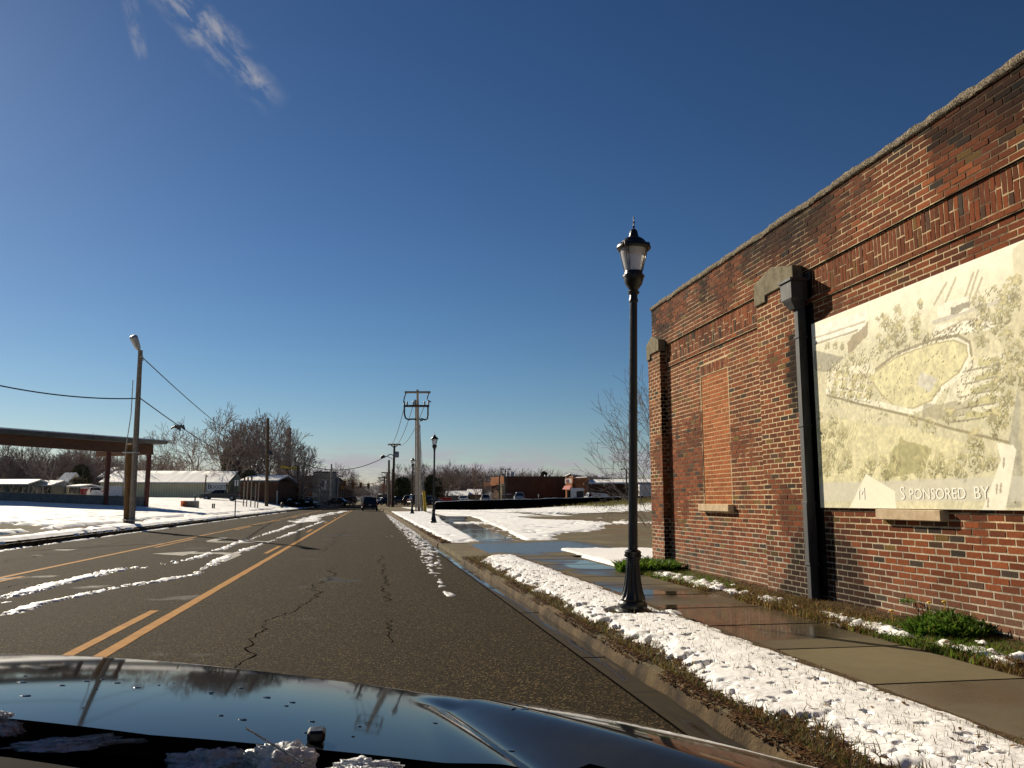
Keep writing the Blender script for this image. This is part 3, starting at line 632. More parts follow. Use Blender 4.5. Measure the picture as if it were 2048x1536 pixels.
# fallen leaves, flat curled quads, along the kerb and on the snow
def litter(name, x, y, z, s, cols):
    n = len(x); a = RNG.uniform(0, 2 * pi, n); s = s * RNG.uniform(.5, 1.4, n); t1 = RNG.uniform(-.5, .5, n); c, sn = np.cos(a), np.sin(a)
    q = np.array([(-1, 0, 0), (-.2, -.5, .25), (.9, -.12, .1), (1, .1, .35), (-.1, .5, .3)]); P = np.stack([x, y, z], 1)
    V_ = np.zeros((n, 5, 3))
    for i, (u_, v_, w_) in enumerate(q):
        V_[:, i, 0] = P[:, 0] + s * (u_ * c - v_ * sn); V_[:, i, 1] = P[:, 1] + s * (u_ * sn + v_ * c); V_[:, i, 2] = P[:, 2] + s * (w_ + t1 * u_) * .7 + .004
    mb = MB(); mb.np(V_.reshape(-1, 3), np.arange(n)[:, None] * 5 + np.array([[0, 1, 2, 3, 4]]), 0, np.repeat(cols, 5, 0)); return tag(mb.build(name, M['leaf']), kind='stuff')
LEAFC = [(.16, .075, .03), (.22, .12, .05), (.09, .045, .022), (.28, .17, .08), (.05, .03, .02)]
n = 13000; y = 3 + 16.4 * RNG.random(n) ** 1.5; x = 2.17 + .36 * RNG.random(n) ** 1.2; k = fbm(x * 3, y * 1.4, 81) > .44; x, y = x[k], y[k]
litter('leaf_litter', x, y, np.where(x < 2.30, .119 - .02 * (x < 2.19), verge_g(x, y)) + .004, .020, pick(len(x), LEAFC, [3, 2, 3, 1, 2]))
n = 2500; y = 26 + 60 * RNG.random(n) ** 1.4; x = 2.26 + .3 * RNG.random(n); litter('leaf_litter', x, y, np.full(n, .135), .06, pick(n, LEAFC, [3, 2, 3, 1, 2]))
n = 130; y = 3.2 + 10 * RNG.random(n) ** 1.4; x = RNG.uniform(2.6, 3.3, n); litter('leaf_litter', x, y, verge_g(x, y) + np.maximum(verge_h(x, y), 0), .019, pick(n, LEAFC, [3, 2, 3, 1, 2]))
n = 900; y = 4 + 11 * RNG.random(n); x = RNG.uniform(4.66, 5.6, n); litter('leaf_litter', x, y, np.full(n, .20), .025, pick(n, LEAFC, [3, 2, 3, 1, 2]))
# grass tussocks on the far mound
n = 9000; x = RNG.normal(33.5, 4.5, n); y = RNG.normal(92, 6, n); k = (y < 101.0); x, y = x[k], y[k]
blades('mound_grass', np.stack([x, y, gz(x, y)], 1), .38, .035, pick(len(x), [(.16, .14, .04), (.10, .11, .03), (.20, .15, .06), (.07, .07, .02)], [3, 3, 2, 2]), M['leaf'], .8)
# broad-leaved weed clump with dandelions by the wall
def weed(name, label, x, y, z, r, n, flowers, hk=.34):
    w = thing(name, label, 'weed', (x, y, z))
    a = RNG.uniform(0, 2 * pi, n); d = r * np.sqrt(RNG.random(n)); p = np.stack([x + d * np.cos(a), y + d * np.sin(a), z + hk * r * (1 - (d / r) ** 1.5) * RNG.random(n) * (.4 + 1.2 * fbm(d * np.cos(a) / r * 3, d * np.sin(a) / r * 3, n))], 1)
    blades('leaf_cluster', p, r * .30, r * .085, pick(n, [(.09, .18, .022), (.13, .23, .03), (.05, .10, .015), (.17, .22, .04)], [3, 3, 2, 1]), M['leaf'], 1.6, kind=None, parent=w)
    for (dx, dy, dz) in flowers:
        mb = MB(); mb.tube([(x + dx, y + dy, z), (x + dx, y + dy, z + dz)], .004, 5); mb.lathe([(.004, dz), (.022, dz + .008), (.020, dz + .016), (.006, dz + .02)], 10, (x + dx, y + dy, z)); 
        mb.build('flower', M['guy_yellow'], w, smooth=50)
weed('weed_clump', 'leafy green weed clump with yellow dandelions at the wall foot', 5.36, 7.15, .17, .36, 2400, [(-.05, .18, .26), (.02, .06, .28), (-.1, .7, .12)])
weed('weed_clump', 'low green weeds at the foot of the far brick pilaster', 5.0, 14.6, .15, .55, 2000, [], .16)
weed('ivy_sprig', 'small sprig of leaves growing from a joint low in the brick wall', 5.56, 7.95, .36, .12, 120, [])
# ================================================================ the brick building on the right
WX = 5.6; WY1 = 15.69; WY0 = 1.2
BRK = thing('brick_building', 'old red brick building with blocked windows and a pebbled parapet coping', 'building', (5.6, 9, 0))
PAL = np.array([(.185, .050, .018), (.215, .060, .020), (.15, .041, .016), (.235, .070, .025), (.085, .045, .028), (.050, .036, .027), (.16, .092, .026), (.125, .038, .017)])
PW = np.array([6, 5, 4.5, 2, 1.1, .7, .8, 2.5]); PW = PW / PW.sum()
def grime(y, z):
    'real weathering of the face: soot under the coping, damp by the downspout, bleaching low down'
    top = sstep(z, 4.35, 5.1); n = fbm(y * 1.4, z * 2.0, 201); n2 = fbm(y * 4, z * 4, 202)
    g = 1 - .62 * top * sstep(n + .25 * (n2 - .5), .40, .62) - .22 * top
    g = g * (1 - .25 * sstep(n2, .55, .75))
    tri = np.abs(y - 9.62) - (1.05 - .62 * np.clip(z - .15, 0, 3)) - .35 * (n2 - .5)
    g = g * (1 - .82 * sstep(tri, .12, -.12) * sstep(z, 1.4, .8))
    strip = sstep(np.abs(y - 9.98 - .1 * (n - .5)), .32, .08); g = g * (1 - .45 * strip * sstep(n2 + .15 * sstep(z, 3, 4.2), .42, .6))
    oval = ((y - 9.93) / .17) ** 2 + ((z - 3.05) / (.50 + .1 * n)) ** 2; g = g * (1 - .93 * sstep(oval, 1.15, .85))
    st = sstep(fbm(y * 7, z * .35, 203, 3), .52, .68) * sstep(z, 3.6, 5.1); g = g * (1 - .5 * st)
    st2 = sstep(fbm(y * 5, z * .4 + 9, 204, 3), .56, .70) * sstep(z, 2.6, 1.2); g = g * (1 - .28 * st2)
    side = sstep(np.abs(y - 15.2), .6, .3) * sstep(z, 3.7, 4.6); g = g * (1 - .5 * side * sstep(n, .4, .55))
    return np.clip(g, .05, 1)
def mortar_col(y, z):
    n = fbm(y * 3, z * 3, 205); n2 = fbm(y * 9, z * 9, 206); m1 = fbm(y * .9, z * .9, 207)
    cream = np.array([.58, .44, .26]); white = np.array([.47, .41, .31]); dark = np.array([.085, .045, .028])
    lowz = sstep(z, 1.35, .75)[:, None]; c = cream * (1 - lowz) + white * lowz
    miss = np.clip(sstep(m1 + .3 * (n2 - .5) + .22 * sstep(z, 4.3, 5.0) - .12 * lowz[:, 0] + .06 * sstep(np.abs(y - 10.4), 1.0, .2), .61, .73), 0, 1)[:, None] * .85
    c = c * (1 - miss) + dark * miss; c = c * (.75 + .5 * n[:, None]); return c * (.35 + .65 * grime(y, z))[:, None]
BL, BH, CH = .1955, .0540, .0695
def bricks(mb, U0, U1, Z0, Z1, plane, mk, orient='y', bl=BL, pitch=.2125, ch=CH, bh=BH, d=.0028, c=.0014, pal=None, pw=None, gr=True, holes=(), off=0, jit=1):
    'bricks laid along u (world y, or x for a side face); each a chamfered block proud of the mortar'
    zs = np.arange(Z0 + ch / 2, Z1, ch); L = []
    for i, z in enumerate(zs):
        u = U0 + (-(pitch / 2) * ((i + off) % 2)) + pitch / 2
        while u < U1 + pitch / 2:
            a, b = max(u - bl / 2, U0), min(u + bl / 2, U1)
            if b - a > .03 and not any(a < h[1] and b > h[0] and z > h[2] and z < h[3] for h in holes): L.append(((a + b) / 2, z, b - a, bh))
            elif b - a > .03:
                for h in holes:
                    if z > h[2] and z < h[3] and a < h[1] and b > h[0]:
                        if h[0] - a > .04: L.append(((a + h[0]) / 2 - .004, z, h[0] - a - .008, bh))
                        if b - h[1] > .04: L.append(((b + h[1]) / 2 + .004, z, b - h[1] - .008, bh))
            u += pitch
    add_bricks(mb, np.array(L), plane, orient, d, c, pal, pw, gr, jit)
def add_bricks(mb, L, plane, orient, d=.0028, c=.0014, pal=None, pw=None, gr=True, jit=1):
    n = len(L)
    if n == 0: return
    pal = PAL if pal is None else np.array(pal); pw = PW if pw is None else np.array(pw) / sum(pw)
    u, z, w, h = L.T; u = u + RNG.normal(0, .0016, n) * jit; z = z + RNG.normal(0, .0012, n) * jit; dd = np.maximum(d + RNG.normal(0, .0009, n) * jit, .0016)
    col = pal[RNG.choice(len(pal), n, p=pw)] * RNG.uniform(.82, 1.2, (n, 1)) * (.70 + .62 * fbm(u * .7, z * 1.1, 221))[:, None]
    if gr: old = sstep(fbm(u * .45, z * .8, 222), .50, .60)[:, None] * .55; col = col * (1 - old) + np.array([.165, .052, .021]) * RNG.uniform(.8, 1.2, (n, 1)) * old
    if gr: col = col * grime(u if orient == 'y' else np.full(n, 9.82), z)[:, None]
    low = sstep(z, .75, .25)[:, None] * .22 * (orient == 'y'); col = col * (1 - low) + np.array([.26, .21, .16]) * low * (grime(u, z)[:, None] if gr else 1)
    V_ = np.zeros((n, 12, 3)); k = 0
    for ring, (ins, dep) in enumerate(((0, -.004), (0, 1), (c, 2))):
        for sx, sz in ((-1, -1), (1, -1), (1, 1), (-1, 1)):
            U = u + sx * (w / 2 - ins); ZZ = z + sz * (h / 2 - ins); D = -.004 if ring == 0 else (dd - c if ring == 1 else dd)
            if ring: ZZ = ZZ + RNG.normal(0, .0008, n); U = U + RNG.normal(0, .0011, n)
            if orient == 'y': V_[:, k, 0] = plane - D; V_[:, k, 1] = U; V_[:, k, 2] = ZZ
            else: V_[:, k, 0] = U; V_[:, k, 1] = plane - D; V_[:, k, 2] = ZZ
            k += 1
    q = [(0, 1, 5, 4), (1, 2, 6, 5), (2, 3, 7, 6), (3, 0, 4, 7), (4, 5, 9, 8), (5, 6, 10, 9), (6, 7, 11, 10), (7, 4, 8, 11), (8, 9, 10, 11)]
    if orient == 'y': q = [f[::-1] for f in q]
    F = (np.arange(n)[:, None, None] * 12 + np.array(q)[None]).reshape(-1, 4)
    mb.np(V_.reshape(-1, 3), F, 0, np.repeat(col, 12, 0))
def mortar(mb, u0, u1, z0, z1, plane, orient='y', s=.03, flat=None, cut=None):
    us = np.linspace(u0, u1, max(2, int((u1 - u0) / s))); zs = np.linspace(z0, z1, max(2, int((z1 - z0) / s))); U, Z = np.meshgrid(us, zs, indexing='ij')
    c = mortar_col(U.ravel(), Z.ravel()) if flat is None else np.array(flat) * (.8 + .4 * fbm(U.ravel() * 8, Z.ravel() * 8, 3))[:, None]
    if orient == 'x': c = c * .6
    j = (fbm(U * 25, Z * 25, 208) - .5) * .006
    P = np.stack([plane - j, U, Z], -1) if orient == 'y' else np.stack([U, plane - j, Z], -1)
    F = grid_faces(*U.shape); F = F[:, ::-1] if orient == 'y' else F
    if cut: uc = U.ravel()[F].mean(1); zc = Z.ravel()[F].mean(1); F = F[~((uc > cut[0]) & (uc < cut[1]) & (zc > cut[2]) & (zc < cut[3]))]
    mb.np(P.reshape(-1, 3), F, 1, c)
WIN = (12.24, 13.37, 1.235, 3.70)
mb = MB()
holes = [WIN, (7.35, 8.39, 1.20, 1.315), (9.82, 10.92, 0, 9), (14.98, 15.66, 0, 9)]
bricks(mb, WY0, WY1, 0.03, 3.93, WX, 0, holes=holes)
mortar(mb, WY0, WY1, 0, 3.93, WX, cut=(12.25, 13.36, 1.3, 3.52))
bricks(mb, WY0, WY1, 3.93, 4.0, WX - .022, 0, bl=.203, holes=holes[2:]); mortar(mb, WY0, WY1, 3.925, 4.005, WX - .020)
# patterned band: upright bricks in one-and-a-half heights, alternating long and short
L = []
for i, y in enumerate(np.arange(WY0, WY1 - .03, .0695)):
    if (9.80 < y < 10.92) or (14.96 < y < 15.66): continue
    lo = .2 if (i // 2) % 2 else .115; z0 = 4.015
    L.append((y + .03, z0 + lo / 2, .058, lo)); L.append((y + .03, z0 + lo + .012 + (.343 - lo) / 2, .058, .343 - lo - .006))
add_bricks(mb, np.array(L), WX + .004, 'y', jit=1.5); mortar(mb, WY0, WY1, 4.0, 4.385, WX + .004)
bricks(mb, WY0, WY1, 4.385, 5.20, WX - .024, 0, jit=1.6, d=.0038, off=1); mortar(mb, WY0, WY1, 4.38, 5.205, WX - .024)
# arch of upright bricks over the blocked window, and over the one behind the panel
for (a, b, z0) in ((12.24, 13.37, 3.515), (7.35, 8.39, 3.56)):
    L = [(y + .035, z0 + .09, .058, .165) for y in np.arange(a, b - .03, .0695)]
    if z0 < 3.55: add_bricks(mb, np.array(L), WX, 'y')
mb.col = (.02, .012, .008)  # shadow lines under the projecting courses, painted as dark strips
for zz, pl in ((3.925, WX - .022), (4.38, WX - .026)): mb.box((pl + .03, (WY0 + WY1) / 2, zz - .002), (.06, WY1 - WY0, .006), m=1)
wall = mb.build('wall', [M['brick'], M['mortar']], BRK)
# plain body behind, far end wall and roof
mb = MB(); mb.col = (.22, .075, .045)
mb.box((10.3, (WY1 - 12) / 2 + .0, 2.58), (9.34, WY1 + 12 - .02, 5.16)); mb.box((5.62, (WY0 - 12) / 2, 2.6), (.10, WY0 + 12, 5.2))
mb.build('body', M['brick'], BRK)
# coping of pebbled concrete
def coping():
    ys_ = np.arange(-12, WY1 + .02, .03); prof = [(5.70, 5.20), (WX - .035, 5.203), (WX - .055, 5.21), (WX - .06, 5.24), (WX - .052, 5.28), (WX - .01, 5.31), (WX + .12, 5.325), (WX + .34, 5.32), (WX + .36, 5.2)]
    V_ = []
    for i, (x, z) in enumerate(prof):
        k = 1 if 2 <= i <= 6 else .1
        n1 = fbm(ys_ * 14 + i * 3, ys_ * 0 + i, 211) - .5; n2 = fbm(ys_ * 2.2, ys_ * 0 + i * .3, 212) - .5
        V_.append(np.stack([x - n1 * .03 * k - n2 * .02 * k, ys_, z + n1 * .028 * k + n2 * .035 * k], -1))
    V_ = np.array(V_); mb = MB(); mb.np(V_.reshape(-1, 3), grid_faces(len(prof), len(ys_))[:, ::-1]); mb.add([tuple(p) for p in V_[:, -1]], [tuple(range(len(prof)))]); mb.build('coping', M['coping'], BRK, smooth=70)
coping()
# blocked window: newer, redder bricks set in the old opening, stone sill
mb = MB(); bricks(mb, 12.25, 13.36, 1.35, 3.51, WX + .009, 0, pal=[(.31, .094, .032), (.28, .082, .028), (.34, .11, .04)], pw=[3, 2, 1], gr=False, jit=.7)
mortar(mb, 12.24, 13.37, 1.34, 3.515, WX + .009, flat=(.55, .37, .19))
mb.build('blocked_window', [M['brick'], M['mortar']], BRK)
def sill(y0, y1, z0, z1):
    mb = MB(); mb.box((WX - .015, (y0 + y1) / 2, (z0 + z1) / 2), (.17, y1 - y0, z1 - z0), b=.008); mb.build('sill', M['sill'], BRK)
sill(12.20, 13.40, 1.235, 1.345); sill(7.34, 8.40, 1.20, 1.312)
# pilasters with stepped stone caps
def pilaster(y0, y1, pr):
    px = WX - pr; mb = MB(); bricks(mb, y0, y1, .03, 4.25, px, 0, pitch=(y1 - y0) / round((y1 - y0) / .2125)); mortar(mb, y0, y1, 0, 4.25, px)
    bricks(mb, px - .004, WX, .03, 4.22, y0, 0, orient='x', bl=.098, pitch=.107, jit=1.2); mortar(mb, px, WX, 0, 4.22, y0, 'x')
    mb.box(((px + WX) / 2 + .01, (y0 + y1) / 2 + .01, 2.1), (pr - .01, y1 - y0 - .03, 4.19), m=1)
    p = mb.build('pilaster', [M['brick'], M['mortar']], BRK)
    b = MB(); yf, yn, k = y1 + .015, y0 - .015, (y1 - y0); b.ext([(px - .03, yf, 4.17), (px - .03, yf, 4.49), (px - .03, yf - .48 * k, 4.62), (px - .03, yn, 4.48), (px - .03, yn, 4.265), (px - .03, yf - .30 * k, 4.265), (px - .03, yf - .30 * k, 4.17)], (pr + .02, 0, 0))
    c = b.build('cap', M['stone'], p, smooth=20); bv = c.modifiers.new('soft', 'BEVEL'); bv.width = .012; bv.segments = 2
    return p
pilaster(9.82, 10.92, .13); pilaster(14.98, 15.66, .13)
# square downspout in the corner of the nearer pilaster, with its tapered leader head
mb = MB(); dx, dy = 5.485, 9.755
mb.box((dx, dy, 2.62), (.115, .115, 2.5), b=.012); mb.box((dx - .004, dy, 1.0), (.125, .12, .76), b=.012); mb.box((dx, dy, .42), (.11, .11, .46), b=.012)
for z in (3.5, 2.35, 1.38, .62): mb.box((dx, dy, z), (.135, .135, .035), b=.006)
mb.tube([(dx, dy, 3.8), (dx + .01, dy, 3.88), (dx - .0, dy, 3.98)], .055, 10)
ds = mb.build('downspout', M['lead'], BRK)
mb = MB(); hx, hy = 5.43, 9.78
def ring(z, a, b, ox=0): return [(hx - a + ox, hy - b, z), (hx + a + ox, hy - b, z), (hx + a + ox, hy + b, z), (hx - a + ox, hy + b, z)]
R_ = [ring(3.87, .07, .07, .03), ring(3.97, .10, .10), ring(4.00, .115, .14), ring(4.22, .115, .14), ring(4.225, .135, .165), ring(4.26, .135, .165)]
vs = sum(R_, []); fs = [(i * 4 + j, i * 4 + (j + 1) % 4, i * 4 + 4 + (j + 1) % 4, i * 4 + 4 + j) for i in range(5) for j in range(4)] + [(3, 2, 1, 0), (20, 21, 22, 23)]
mb.add(vs, fs); hd = mb.build('leader_head', M['lead'], ds)
# black tar smear beside the pipe, its dark colour also standing for pilaster shadow
mb = MB(); mb.box((WX - .006, 9.715, 2.3), (.028, .20, 4.1)); mb.box((5.535, 9.8165, 2.25), (.12, .03, 4.1)); mb.build('tar_shadow_band', M['black_iron'], BRK)

# ---------------- printed panel on the wall
BD = thing('printed_panel', 'large weathered cream aerial view panel fixed on the brick wall', 'sign', (5.57, 7.3, 2.4))
def panel():
    y0, y1, z0, z1 = 9.60, 4.55, 1.32, 3.64; nu, nv = 560, 258
    u = np.linspace(0, y0 - y1, nu); v = np.linspace(0, z1 - z0, nv); U, Vv = np.meshgrid(u, v, indexing='ij')
    C = np.zeros(U.shape + (3,)); C[:] = (.72, .67, .45)
    n1 = fbm(U * 3, Vv * 3, 301); n2 = fbm(U * 14, Vv * 14, 302); n3 = fbm(U * 40, Vv * 40, 303, 2)
    wob = lambda a, s: (a + (fbm(U * 8, Vv * 8, s) - .5) * .08)
    def inp(poly, s=None):
        X, Y = (U, Vv) if s is None else (wob(U, s), wob(Vv, s + 1)); r = np.zeros(U.shape, bool); k = len(poly)
        for i in range(k):
            (xa, ya), (xb, yb) = poly[i], poly[(i + 1) % k]
            cnd = ((ya > Y) != (yb > Y)); t = (xb - xa) * (Y - ya) / ((yb - ya) if yb != ya else 1e-9) + xa; r ^= cnd & (X < t)
        return r
    def fill(poly, c, a=1, s=None, tex=.12):
        m = inp(poly, s); C[m] = C[m] * (1 - a) + (np.array(c) * (1 + tex * 2 * (n2[m][:, None] - .5))) * a
    def line(pts, w, c, a=1):
        d = np.full(U.shape, 9.)
        for (xa, ya), (xb, yb) in zip(pts[:-1], pts[1:]):
            dx, dy = xb - xa, yb - ya; t = np.clip(((U - xa) * dx + (Vv - ya) * dy) / (dx * dx + dy * dy), 0, 1); d = np.minimum(d, np.hypot(U - xa - t * dx, Vv - ya - t * dy))
        m = d < w; C[m] = C[m] * (1 - a) + np.array(c) * a
    C *= (.92 + .25 * (n1[..., None] - .5)); top = sstep(Vv, 1.65, 2.25)[..., None]; C[:] = C * (1 - top) + np.array([.86, .83, .64]) * top
    W_ = (.86, .83, .66)
    fill([(0, 1.02), (.48, 1.06), (2.01, .79), (2.6, .62), (2.4, .3), (0, .3)], (.70, .65, .39), .9, 5)
    fill([(.32, 1.68), (1.26, 1.61), (1.15, 1.2), (.29, 1.37)], (.80, .75, .56), .9); fill([(2.6, 1.36), (3.2, 1.40), (3.05, .80), (2.3, .92)], (.80, .76, .57), .9)
    fill([(.03, 1.98), (.71, 1.77), (.32, 1.65), (.02, 1.72)], (.34, .32, .24), .85); fill([(.01, 2.28), (1.21, 2.23), (1.14, 2.01), (.07, 2.04)], (.86, .84, .72), .95)
    line([(.05, 2.13), (1.15, 2.11)], .012, (.55, .50, .36)); line([(.06, 2.05), (1.0, 2.04)], .012, (.42, .38, .26)); fill([(.78, 1.92), (1.21, 2.10), (1.20, 1.95), (.79, 1.79)], (.30, .23, .13), .85, 8)
    oval = [(1.28, 1.5), (1.69, 1.61), (2.25, 1.64), (2.57, 1.62), (2.73, 1.54), (2.74, 1.44), (2.61, 1.3), (2.35, 1.21), (2.19, 1.08), (1.88, 1.03), (1.63, 1.07), (1.39, 1.23), (1.24, 1.39)]
    line(oval[3:10], .06, W_); line(oval[:4], .03, W_); line([(1.3, 1.53), (1.69, 1.645), (2.25, 1.68), (2.62, 1.66), (2.78, 1.56), (2.79, 1.43)], .016, (.33, .29, .18)); fill(oval, (.70, .65, .38), 1, None, .16); line(oval + oval[:1], .010, (.50, .44, .25))
    fill([(2.34, 1.82), (3.14, 1.74), (3.09, 1.62), (2.26, 1.71)], W_); line([(2.30, 1.72), (2.75, 1.79), (3.09, 1.70)], .012, (.55, .49, .34)); line([(2.3, 1.85), (3.4, 1.86)], .02, (.55, .52, .42))
    for a, b in (((2.33, 2.03), (2.53, 2.2)), ((2.49, 2.01), (2.66, 2.21)), ((2.75, 1.98), (2.9, 2.2)), ((2.81, 1.96), (2.96, 2.2)), ((2.87, 1.94), (3.0, 2.12))): line([a, b], .014, (.45, .40, .26), .9)
    fill([(2.37, 2.01), (2.82, 2.0), (2.8, 1.86), (2.37, 1.88)], W_); fill([(2.56, 1.96), (2.81, 1.95), (2.8, 1.87), (2.57, 1.89)], (.28, .25, .18), .9, 12)
    line([(.29, 1.37), (1.0, 1.17), (1.87, .95), (2.38, .79), (3.16, .59)], .014, (.33, .29, .17)); line([(.27, 1.42), (1.0, 1.22), (1.9, .99)], .03, W_, .8)
    fill([(1.64, .75), (2.16, .59), (1.96, .37), (1.29, .31), (1.54, .62)], (.40, .37, .17), .85, 14)
    fill([(2.05, 1.06), (2.75, 1.02), (2.72, .86), (2.02, .92)], (.38, .34, .22), .7, 16)
    fill([(3.36, 1.2), (3.26, .02), (3.05, .02), (3.18, .3), (3.16, .59)], (.42, .40, .30), .9); fill([(3.4, 2.3), (5.2, 2.3), (5.2, .02), (3.26, .02)], (.62, .56, .36), .6, 18)
    rr = random.Random(9)
    for k in range(5):                                               # planting beds either side of the lawn
        v0 = 1.36 - .115 * k; fill([(2.86 - .05 * k, v0), (3.12 - .02 * k, v0 + .01), (3.11 - .02 * k, v0 - .055), (2.84 - .05 * k, v0 - .06)], (.50, .46, .22), .85, 40 + k, .3); line([(2.72 - .07 * k, v0 - .068), (3.13 - .02 * k, v0 - .058)], .008, (.30, .27, .18), .8)
    for k in range(5):
        for q in range(3):
            a, b = .36 + .17 * k + .05 * q, 1.36 - .035 * k + .105 * q; fill([(a, b), (a + .12, b - .025), (a + .17, b + .05), (a + .05, b + .075)], (.52, .47, .24), .85, 60 + k + q, .3); line([(a - .02, b - .012), (a + .12, b - .042)], .006, (.32, .28, .18), .7)
    line([(1.23, 0), (1.235, 2.3)], .004, (.60, .55, .36), .6); line([(2.46, 0), (2.465, 2.3)], .004, (.60, .55, .36), .5)
    # people, stalls and parked things: short dark strokes
    for poly, k in (((.3, 1.2, 1.2, 1.68), 260), ((2.1, 1.64, 3.1, 1.75), 130), ((2.55, .82, 3.2, 1.38), 150), ((1.3, 1.1, 2.6, 1.55), 50), ((2.9, 1.75, 3.4, 2.0), 50), ((.3, 1.62, 1.9, 1.80), 140), ((3.0, .02, 3.2, .5), 8), ((.9, .95, 1.5, 1.25), 20)):
        for i in range(k):
            a, b = rr.uniform(poly[0], poly[2]), rr.uniform(poly[1], poly[3]); l = rr.uniform(.01, .045); line([(a, b), (a + l * rr.uniform(.3, .9), b + l * rr.uniform(.1, .9))], .0052, (.17, .14, .07), .9)
    TR = [(rr.uniform(2.9, 3.45), rr.uniform(.6, 2.0), rr.uniform(.05, .10)) for _ in range(26)] + [(rr.uniform(.02, .5), rr.uniform(.4, 1.1), rr.uniform(.05, .09)) for _ in range(16)] + [(rr.uniform(1.3, 2.9), rr.uniform(.32, .56), rr.uniform(.05, .09)) for _ in range(20)] + [(rr.uniform(1.3, 2.2), rr.uniform(1.72, 2.12), rr.uniform(.04, .08)) for _ in range(22)] + [(rr.uniform(.0, 1.1), rr.uniform(1.6, 1.75), rr.uniform(.03, .05)) for _ in range(12)]
    for (x, y, r) in TR + [(x_, y_, r_ * .72) for (x_, y_, r_) in [(3.33, 1.87, .2), (3.21, 1.75, .16), (3.33, 1.38, .17), (3.27, 1.17, .16), (3.13, .97, .17), (3.03, .8, .17), (2.77, .64, .14), (.57, .86, .16), (.21, .52, .2), (.30, .70, .16), (.64, .56, .16), (1.10, .48, .16), (.95, .38, .14), (2.2, .43, .15), (2.47, .37, .17), (2.72, .46, .15), (2.9, .42, .14), (1.9, .91, .12), (2.12, .82, .13), (2.42, .9, .14), (.15, .95, .16), (.1, 1.15, .10), (1.74, 2.11, .10), (1.56, 1.98, .16), (1.75, 1.9, .2), (2.02, 1.92, .14), (1.5, 1.82, .13), (.35, 1.98, .09), (.52, 1.95, .08), (.67, 1.92, .08), (.85, 1.74, .10), (4.2, 1.2, .4), (4.0, .6, .3), (4.6, 1.7, .35)]]:
        d = np.hypot(U - x, (Vv - y)) / r; m = (d + 1.5 * (n2 - .5) < 1) & (n3 > .36 + .14 * d); tone = np.clip(.34 + (Vv - y) / r * .35 + 2.0 * (n3 - .5), 0, 1)[..., None]
        cc = np.array([.13, .12, .05]) * (1 - tone) + np.array([.58, .52, .28]) * tone; C[m] = cc[m] * .9 + C[m] * .1
    for i in range(9): line([(.1 + i * .07, .42 + .02 * i), (.42 + i * .07, .86 + .02 * i)], .012, (.40, .36, .18), .35)
    fill([(2.06, 1.39), (2.3, 1.28), (2.18, 1.16), (1.97, 1.27)], (.66, .64, .56), .8)
    C *= (1 + .42 * (n3[..., None] - .5) * (1 - .7 * sstep(Vv, 1.75, 2.2)[..., None]) + .22 * (n2[..., None] - .5))
    m = inp([(.02, .30), (5.2, .285), (5.2, .085), (.02, .075)]); C[m] = C[m] * .40 + np.array([.62, .60, .50]) * .60
    fill([(3.01, .6), (3.21, .56), (3.24, .52), (3.05, -.02), (2.76, -.02), (3.05, .44)], W_); fill([(1.0, .385), (1.50, .185), (1.50, -.01), (.62, -.01)], (.88, .84, .66), 1, None, .02)
    for (x, y) in ((2.98, .22), (3.03, .23), (2.86, .10), (3.09, .45)): line([(x, y), (x - .015, y - .07)], .011, (.35, .27, .2), .8)
    mb = MB(); X = np.full(U.shape, 5.548); mb.np(np.stack([X, y0 - U, z0 + Vv], -1).reshape(-1, 3), grid_faces(nu, nv), 0, C.reshape(-1, 3)); mb.build('printed_face', M['poster'], BD)
    mb = MB(); mb.box((5.562, (y0 + y1) / 2, (z0 + z1) / 2), (.026, y0 - y1 + .004, z1 - z0 + .004)); mb.build('backing', M['grey_metal'], BD)
panel()
def wtext(t, y, z, s, sp=1.0, sx=1.0): font('lettering', t, s, M['cream_letter'], BD, (5.545, y, z), (0, -1, 0), (0, 0, 1), .001, spacing=sp, sx=sx)
wtext('S', 9.58 - 1.57, 1.415, .20); wtext('PONSORED', 9.58 - 1.72, 1.42, .152, 1.0, 1.06); wtext('BY', 9.58 - 2.66, 1.42, .165, 1.0, 1.05); wtext('M', 9.58 - .80, 1.42, .19)

